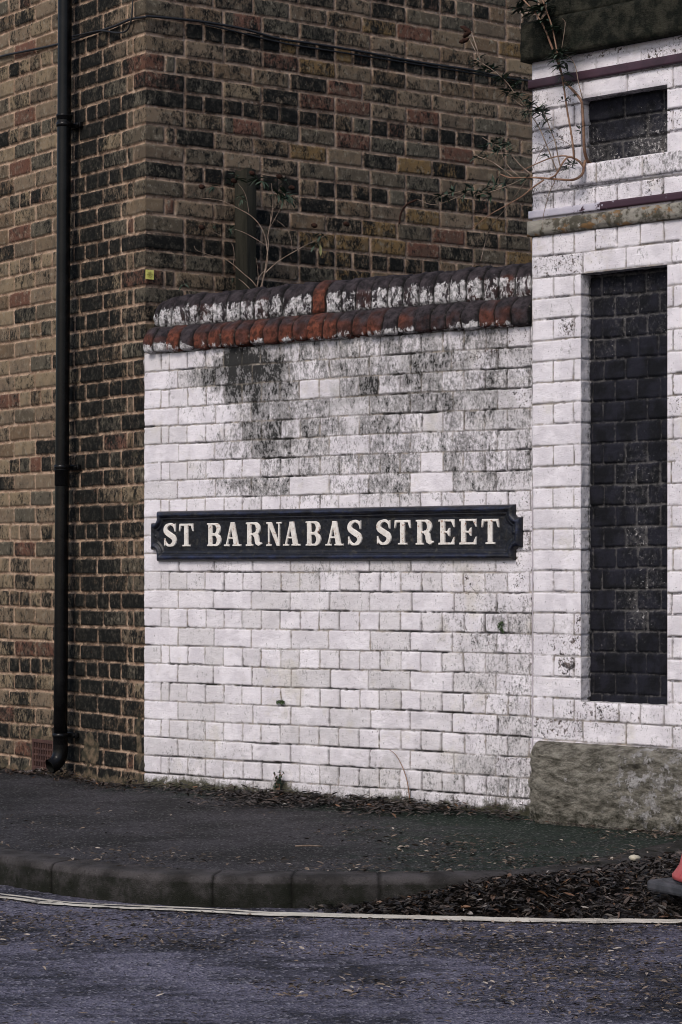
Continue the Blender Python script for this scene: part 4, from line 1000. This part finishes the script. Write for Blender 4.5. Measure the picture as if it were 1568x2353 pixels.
# shrub on the pier (stems given in picture positions, with distance in front of the pier face)
def PP(x, y, o): return hitw(x, y, PIER_P, PIER_T, PIER_N, o)
root = PP(1347, 378, .0)
shr = empty("wall_shrub", root, "straggly bare stemmed buddleia rooted at the small black panel on the white pier", "shrub")
zz1 = lambda L_: [PP(1166+x*.2564, y*.2564, o) for x, y, o in L_]
stems = [
 ([(760,1470,-.05),(720,1440,-.01),(692,1340,.02),(685,1180,.03),(675,980,.04),(662,900,.05),(610,830,.05),(530,745,.06),(500,700,.06),(470,600,.07),(420,470,.09),(370,340,.10),(320,220,.11),(250,110,.11),(150,0,.12),(60,-90,.12)], .0105, .005, 1),
 ([(700,1440,.01),(690,1480,.02),(672,1560,.04),(600,1608,.06),(480,1608,.07),(380,1600,.07),(250,1590,.08),(120,1592,.09),(20,1590,.10),(-60,1560,.10)], .0095, .004, 1),
 ([(690,1500,.02),(640,1440,.04),(560,1405,.05),(510,1440,.06),(470,1510,.07),(430,1570,.075),(380,1595,.08)], .0075, .005, 1),
 ([(600,1420,.05),(580,1230,.06),(540,1000,.06),(515,830,.06),(490,680,.07),(440,420,.09),(400,230,.10),(340,60,.11),(300,-60,.12)], .0065, .004, 1),
 ([(590,1410,.05),(500,1395,.06),(400,1412,.07),(300,1450,.08),(180,1505,.08),(130,1530,.09)], .005, .003, 0),
 ([(480,1500,.07),(455,1400,.07),(430,1270,.08),(380,1140,.08),(330,1010,.09),(270,950,.09),(190,890,.10)], .0045, .0022, 0),
 ([(450,1540,.07),(400,1420,.08),(350,1290,.08),(290,1150,.09),(220,1040,.10),(150,960,.10),(60,890,.10),(0,800,.1)], .0045, .002, 0),
 ([(330,1610,.07),(230,1680,.08),(130,1760,.09),(10,1830,.10),(-150,1920,.11),(-330,2060,.12)], .0055, .002, 0),
 ([(440,1560,.07),(420,1640,.07),(380,1720,.06),(350,1830,.06),(325,1930,.06),(318,2060,.05)], .0032, .0016, 0),
 ([(675,880,.05),(640,740,.06),(610,590,.07),(560,510,.07),(490,470,.08)], .0032, .002, 0),
 ([(490,430,.09),(510,300,.10),(520,200,.10),(495,165,.10)], .003, .0015, 0),
 ([(230,1570,.08),(120,1480,.09),(0,1350,.10),(-120,1290,.10),(-220,1230,.1)], .004, .002, 0),
 ([(200,1590,.08),(260,1440,.08),(330,1320,.08),(440,1245,.08),(540,1280,.07),(590,1330,.06)], .0022, .0014, 0),
 ([(60,1590,.09),(-60,1500,.10),(-150,1440,.10),(-260,1400,.11),(-330,1330,.1)], .004, .0016, 0),
 ([(120,1592,.09),(20,1500,.10),(-40,1400,.10),(-60,1290,.11)], .003, .0016, 0),
 ([(210,1000,.10),(100,880,.10),(0,740,.11),(-110,640,.12),(-230,560,.12),(-330,500,.12)], .0038, .0016, 0)]
for L_, r0, r1_, main in stems:
    p = spline(zz1(L_), 5); rad = list(np.linspace(r0, r1_, len(p))*.66); b = Buf(); b.tube(p, rad, 7); b.make("stem", STEM if main or r0 > .0045 else TWIG, shr)
lf = Buf()
nodes = [(320,80,14,.075),(380,250,6,.05),(350,310,5,.04),(430,270,8,.05),(420,480,8,.045),(470,480,9,.05),(500,560,6,.05),(440,540,6,.045),(480,610,6,.045),(510,750,7,.035),(560,760,5,.03),(590,830,4,.025),(520,900,4,.03),
         (200,880,7,.035),(240,930,9,.04),(290,980,10,.045),(330,1010,10,.045),(270,1010,8,.04),(350,1100,6,.035),(400,1190,5,.03),(90,880,6,.035),(30,800,10,.05),(0,720,12,.05),(60,760,8,.045),(-60,680,12,.045),(-130,640,12,.045),(-200,600,12,.045),(-260,560,8,.04),
         (100,870,6,.04),(180,970,6,.035),(210,1040,6,.035),(280,1110,5,.03),(580,1450,8,.04),(560,1500,4,.035),(660,1160,5,.03),(350,1380,3,.04),(240,1350,5,.03),(0,1370,8,.035),(-50,1300,10,.035),(-120,1260,10,.035),(-180,1300,8,.035),(-200,1420,7,.03),(-260,1400,8,.03),
         (150,1620,3,.05),(100,60,8,.05),(180,30,8,.05),(250,90,7,.06),(-40,1510,5,.03),(480,500,8,.05),(330,200,6,.06),(520,650,3,.05)]
for x, y, n_, L_ in nodes:
    p = zz1([(x, y, .09)])[0]
    for q in range(2): whorl(lf, p+rv(.012), np.array([-.3, 0, .95])/1.0, n_//2+1, L_, L_*.20, .7)
o = lf.make("foliage", LEAFG, shr)
sdb = Buf()
for (x0, y0, x1, y1) in ((-420,230,-320,290), (-400,330,-320,280), (-430,380,-340,345)):
    a, c = zz1([(x0+0, y0+0, .12), (x1, y1, .12)]); p = [a+(c-a)*t+rv(.002) for t in np.linspace(0, 1, 9)]
    sdb.tube(p, [.002, .006, .009, .010, .011, .010, .009, .006, .003], 7)
    sdb.make("seed_head", SEED, shr); sdb = Buf()
    sdb.tube([c, c+(zz1([(-230, 560, .12)])[0]-c)*.5, zz1([(-230, 560, .12)])[0]], .0018, 5); sdb.make("stem", TWIG, shr); sdb = Buf()

# trailing twigs hanging in front of the brick side wall (same shrub kind), right half
BW = lambda x, y, Y: dep(x, y, Y)
sh3 = empty("wall_shrub", BW(1130, 560, 11.4), "thin dark trailing buddleia twigs against the bricks, left of the pier", "shrub")
for L_, r in (([(1215,405,10.8),(1160,430,11.0),(1110,445,11.1),(1080,440,11.2),(1060,450,11.3)], .003), ([(1215,408,10.8),(1170,470,11.0),(1130,520,11.2),(1115,560,11.3),(1105,600,11.2)], .0022),
              ([(1090,430,11.2),(1040,445,11.3),(1010,450,11.4)], .002), ([(1180,330,11.0),(1150,345,11.1),(1120,340,11.2)], .002), ([(960,458,11.8),(935,470,11.8),(922,490,11.8),(918,515,11.8)], .006), ([(1060,450,11.3),(1000,470,11.5),(960,458,11.8)], .002)):
    b = Buf(); b.tube(spline([BW(*q) for q in L_], 5), r*.9, 6); b.make("stem", SEED if r > .005 else TWIG, sh3)
lf = Buf()
for x, y in ((1100,438),(1085,430),(1120,432),(1070,445),(1140,425),(1045,440),(1030,448),(1150,340),(1165,330),(1140,350),(1105,450),(1015,450),(1130,450),(1160,420)):
    whorl(lf, BW(x, y, 11.1), np.array([-.6, 0, .5]), 5, .05, .011, .8)
lf.make("foliage", LEAFG, sh3)

# seedling behind the coping
YS = 11.52
Z2 = lambda x, y, Y=YS: dep((700+x*.5102)/1.74107, (600+y*.5102)/1.74107, Y)
sh2 = empty("wall_shrub", Z2(680, 1090), "pale bare buddleia seedling growing behind the coping beside the wooden post", "shrub")
st2 = [([(680,1120),(690,1020),(715,930),(728,850),(722,760),(705,670),(660,580),(590,510),(500,460),(400,410),(330,390),(200,375)], .0075, .0022),
 ([(665,1110),(700,990),(718,870),(735,740),(730,680),(745,600),(765,500),(770,430),(768,350),(755,260)], .0068, .002),
 ([(715,960),(745,930),(830,860),(930,800),(1020,750),(1120,700),(1240,635)], .006, .0018), ([(920,790),(915,720),(890,640),(850,590),(800,550)], .0028, .0014),
 ([(715,750),(640,700),(550,650),(470,620)], .0036, .0016), ([(640,1070),(600,1020),(540,970),(460,900),(400,860),(330,840),(180,790),(150,750)], .0048, .0014),
 ([(460,900),(465,810),(450,740),(400,690),(360,670),(250,620)], .0028, .0012), ([(640,1100),(655,1030),(650,940),(640,850)], .003, .0012), ([(745,610),(800,510),(870,380)], .003, .0014), ([(580,490),(565,390),(540,320),(495,260)], .003, .0014),
 ([(750,590),(760,480),(830,400)], .0025, .0012), ([(590,1090),(540,1040),(500,1010)], .004, .0016), ([(120,1140),(100,1090),(60,1020)], .0028, .0014), ([(120,1142),(220,1135),(340,1128)], .0028, .0014), ([(505,465),(500,420)], .002, .001), ([(700,950),(660,1000),(640,1080)], .004, .003), ([(1060,720),(1065,690),(1040,660)], .002, .001)]
for L_, r0, r1_ in st2:
    p = spline([Z2(*q) for q in L_], 5); b = Buf(); b.tube(p, list(np.linspace(r0, r1_, len(p))*.62), 6); b.make("stem", TWIG, sh2)
lf = Buf()
for x, y, n_, L_ in ((480,210,5,.07),(640,220,7,.07),(680,240,6,.07),(520,370,7,.05),(850,370,9,.07),(880,350,9,.08),(820,360,6,.07),(430,620,6,.05),(290,600,4,.04),(460,1000,4,.04),(1100,740,4,.06),(1140,660,4,.05),(420,240,4,.05),(500,230,4,.05),(900,380,6,.07),(850,240,5,.05),(300,300,3,.05),(60,1060,4,.04)):
    for q in range(2): whorl(lf, Z2(x, y)+rv(.01), np.array([.1, 0, .9]), n_//3+1, L_*.8, L_*.14, 1.0)
leaf_quad(lf, Z2(1140, 740), np.array([.05, 0, -1.]), np.array([0, -1., 0]), .055, .016, 1.0, .05)
lf.make("foliage", LEAFG, sh2)
sdb = Buf()
for x, y in ((210,285),(210,605),(605,180),(820,205),(915,295),(1345,580),(1090,590),(460,240)):
    a = Z2(x-22, y-8); c = Z2(x+26, y+10); sdb.tube([a+(c-a)*t+rv(.0015) for t in np.linspace(0, 1, 7)], [.003, .009, .012, .012, .012, .009, .003], 7); sdb.make("seed_head", SEED, sh2); sdb = Buf()
# dark seed heads seen against the bricks
# ------------------------------------------------------------------ weeds at the wall foot
def WW(x, y, o): return hitw(x, y, WALL_P, WALL_T, WALL_N, o)
wd = empty("weed", WW(643, 1825, .02), "small dark green weed rooted at the foot of the white wall", "weed")
b = Buf(); l = Buf()
for k in range(5):
    x = 640+random.uniform(-8, 10); p = spline([WW(x, 1826, .02), WW(x+random.uniform(-5, 5), 1800, .02), WW(x+random.uniform(-12, 12), 1775+random.uniform(-8, 12), .03)], 3); b.tube(p, .0014, 5)
    for q in p[1:]: whorl(l, q+rv(.004), rv(), 3, .013, .005, .5)
b.make("stem", STEM, wd); l.make("foliage", LEAFG, wd)
w2 = empty("weed", WW(645, 1613, .0), "tuft of moss growing from a joint low on the white wall", "weed"); l = Buf()
for k in range(14): whorl(l, WW(645+random.uniform(-9, 9), 1613+random.uniform(-2, 4), .004), a3(WALL_N), 3, .010, .005, .2)
l.make("foliage", MOSS, w2)
w3 = empty("weed", WW(1152, 1440, .0), "small green growth on the white wall right of the middle", "weed"); l = Buf()
for k in range(16): whorl(l, WW(1152+random.uniform(-5, 5), 1440+random.uniform(-13, 13), .003), a3(WALL_N), 3, .008, .004, .2)
l.make("foliage", MOSS, w3)
w4 = empty("dry_stalk", WW(943, 1862, .03), "single thin curved dry stalk leaning against the white wall", "stalk")
b = Buf(); b.tube(spline([WW(945,1862,.03), WW(941,1830,.025), WW(936,1795,.02), WW(925,1762,.02), WW(910,1735,.015), WW(894,1722,.012)], 5), list(np.linspace(.0034, .0012, 26)), 6); b.make("stem", STEM, w4)
l = Buf(); [whorl(l, WW(948+random.uniform(-6, 6), 1863, .03), UP, 4, .02, .006, .3) for _ in range(3)]; l.make("foliage", MOSS, w4)
w5 = empty("weed", WW(1060, 1872, .05), "little bright green seedling where white wall meets pavement", "weed"); l = Buf()
for k in range(10): whorl(l, WW(1058+random.uniform(-14, 14), 1872+random.uniform(-3, 3), .04), UP, 4, .014, .007, .2)
l.make("foliage", MOSS, w5)

# ------------------------------------------------------------------ leaf litter
def litter(name, n, place, Lr, Wr, mat, label, cat, flat=.35, extra=None, ramp=lambda: random.random()):
    b = Buf()
    if extra: b.add(*extra)
    for _ in range(n):
        p, tl = place(); L = random.uniform(*Lr); W = L*random.uniform(*Wr)
        a = random.uniform(0, 2*math.pi); d = np.array([math.cos(a), math.sin(a), random.uniform(-1, 1)*tl*flat])
        up = np.array([random.uniform(-1, 1)*tl, random.uniform(-1, 1)*tl, 1.0])
        leaf_quad(b, p-d*L/2, d, up, L, W, ramp(), random.uniform(-.3, .35)*min(1, tl+.3))
    o = b.make(name, mat, None, False); tag(o, label, cat, None, "stuff"); return o
line_y = lambda x: float(np.interp(x, lc[:, 0], lc[:, 1]))
def pile_h(X, Y):
    k = kerb_y(X); l_ = np.interp(X, lc[:, 0], lc[:, 1])+.06
    t = np.clip((Y-l_)/(np.maximum(k-l_, .05)), 0, 1)
    a = sstep(.06, .62, X); e = sstep(0, .75, t)
    return (.074*a*(1-.12*np.exp(-((X-1.30)/.30)**2-((Y-8.02)/.22)**2))+.01*sstep(-.05, .2, X))*e*np.where(t > .9, .95, 1) + .012*a*sstep(0, .1, t)
xs_ = np.arange(-.4, 1.9, .012); ts_ = np.linspace(0, 1, 36); XM, TM = np.meshgrid(xs_, ts_)
k_ = kerb_y(XM)+.006; l_ = np.interp(XM, lc[:, 0], lc[:, 1])+.06; YM = l_+(k_-l_)*TM
ZM = ZR-.006+pile_h(XM, YM)*.90+fbm(XM*14, YM*14, 4, 97)*.03*sstep(-.1, .2, XM)*sstep(0, .2, TM)
I = np.arange(XM.size).reshape(XM.shape); Qm = np.stack([I[:-1, :-1], I[:-1, 1:], I[1:, 1:], I[1:, :-1]], -1).reshape(-1, 4)
ex = (np.stack([XM, YM, ZM], -1).reshape(-1, 3), [tuple(int(v) for v in q) for q in Qm], .12)
def pl_gut():
    while True:
        x = random.uniform(-.15, 1.85)
        if random.random() > sstep(-.18, .50, np.array(x)): continue
        k = float(kerb_y(x)); l_ = line_y(x)+.05; y = l_+(k-l_)*random.random()**.8
        h = float(pile_h(np.array(x), np.array(y)))
        return np.array([x, y, ZR+h+random.uniform(-.004, .016)]), .8
litter("leaf_litter", 12000, pl_gut, (.008, .044), (.14, .45), DEADL, "deep drift of wet dead brown leaves filling the gutter beside the kerb", "leaf litter", .6, ex, lambda: random.random()**1.9)
def pl_wall():
    while True:
        s = random.uniform(-.1, 2.2); dens = .16+math.exp(-((s-.95)/.28)**2)+.8*math.exp(-((s-1.55)/.25)**2)
        if random.random()*1.2 > dens: continue
        d = abs(random.gauss(0, .10))+.015
        if (abs(s-.95) < .30 or abs(s-1.6) < .16) and random.random() < .5: d += random.uniform(0, .50)*random.random()
        q = WALL_P+WALL_T*s+WALL_N*d
        return np.array([q[0], q[1], .016+(.035*math.exp(-d/.08)+.012)*random.random()]), .5
litter("leaf_litter", 4200, pl_wall, (.010, .042), (.18, .38), DEADL, "scatter of dead leaves heaped along the foot of the white wall", "leaf litter", .6, None, lambda: random.random()**1.4)
def pl_corner():
    s = random.uniform(-1.5, .0); d = abs(random.gauss(0, .07))+.01; q = COR+BL_T*s+BL_N*d
    e = math.exp(-((s+.75)/.25)**2)
    return np.array([q[0], q[1], .004+.05*e*random.random()]), .8
litter("leaf_litter", 1100, pl_corner, (.008, .034), (.2, .4), DEADL, "dark rotting leaves under the drainpipe along the brick front", "leaf litter", .8)
def pl_pier():
    s = random.uniform(-.1, 1.2); q = PIER_P+PIER_T*s+PIER_N*(.075+abs(random.gauss(0, .03))); return np.array([q[0], q[1], .008]), .4
litter("leaf_litter", 260, pl_pier, (.010, .032), (.2, .4), DEADL, "thin line of dead leaves below the mossy base stone", "leaf litter", .4)
def pl_pave():
    while True:
        x = random.uniform(-1.5, 1.4); k = float(kerb_y(x)); y = k+.05+abs(random.gauss(0, .9))
        if y > 11.3 or np.dot(V2(x, y)-WALL_P, WALL_N) < .05 or (x < -.9 and np.dot(V2(x, y)-COR, BL_N) < .05): continue
        if x < 0 and random.random() < .6: continue
        if vn(np.array(x*2.6+8), np.array(y*3.5), 4) < random.uniform(.30, .80): continue
        return np.array([x, y, .010]), .6
litter("leaf_litter", 1700, pl_pave, (.006, .030), (.18, .5), DRYL, "sparse bits of leaf and twig strewn over the pavement", "leaf litter", .3, None, lambda: random.random()**1.1)
def pl_road():
    while True:
        x = random.uniform(-1.3, 1.3); y = random.uniform(5.9, line_y(x)-.06)
        d = vn(np.array(x*1.6+3), np.array(y*6.0), 3)*.8+.2*vn(np.array(x*7), np.array(y*18), 9)
        dl = line_y(x)-y
        if random.random() > np.clip((d-.50)*5+.08+.9*math.exp(-((x+.09)/.16)**2-((y-6.42)/.12)**2), 0.05, 1)+(.25 if dl < .5 else 0)*(.6 if x < 0 else 1): continue
        return np.array([x, y, float(road_z(np.array(x), np.array(y)))+.008]), .5
litter("leaf_litter", 8000, pl_road, (.006, .028), (.16, .45), DRYL, "small crushed leaf fragments scattered over the bluish road", "leaf litter", .3, None, lambda: random.random()**1.15)

# ------------------------------------------------------------------ small loose things
pbp = gnd(1459, 1972, .012); bm = bmesh.new(); bmesh.ops.create_icosphere(bm, subdivisions=3, radius=1)
V = np.array([v.co[:] for v in bm.verts]); F = [[v.index for v in f.verts] for f in bm.faces]; bm.free()
V = V*(1+fbm(V[:, 0]*2+3, V[:, 1]*2+V[:, 2], 3, 2)[:, None]*.5)*np.array([.021, .016, .012])+np.array([pbp[0], pbp[1], .012])
tag(mesh("pebble", V, F, PEB), "pale rounded pebble lying on the kerb near the traffic cone", "stone")
tp_ = gnd(710, 1945, .010); b = Buf(); b.tube([tp_+np.array([-.05, .01, 0]), tp_+np.array([0, -.003, .003]), tp_+np.array([.052, .0, 0])], [.003, .0035, .002], 6)
tag(b.make("twig", TWIG), "short pale twig lying on the pavement in front of the leaves", "twig")

# ------------------------------------------------------------------ traffic cone
cz = .005; left = gnd(1490, 2018, cz); 
cc = np.array([left[0]+.262, left[1]-.088, cz-.03])
cone = empty("traffic_cone", (cc[0], cc[1], cc[2]), "faded red traffic cone on a black base in the gutter leaves", "traffic cone")
ang = math.radians(27); ex_ = np.array([math.cos(ang), math.sin(ang), .03]); ey_ = np.array([-math.sin(ang), math.cos(ang), .0])
b = Buf(); b.box(cc+UP*.013, ex_, ey_, UP, .20, .20, .018, .010); b.box(cc+UP*.030, ex_, ey_, UP, .165, .165, .006, .005)
b.make("cone_base", RUBBER, cone, False)
b = Buf(); zz = [.033, .040, .052, .064, .085, .14, .30, .50, .66, .70, .712]; rr2 = [.178, .192, .192, .182, .168, .154, .118, .072, .044, .038, .030]
b.tube([cc+UP*z for z in zz], rr2, 40); b.make("cone_body", CONE, cone)
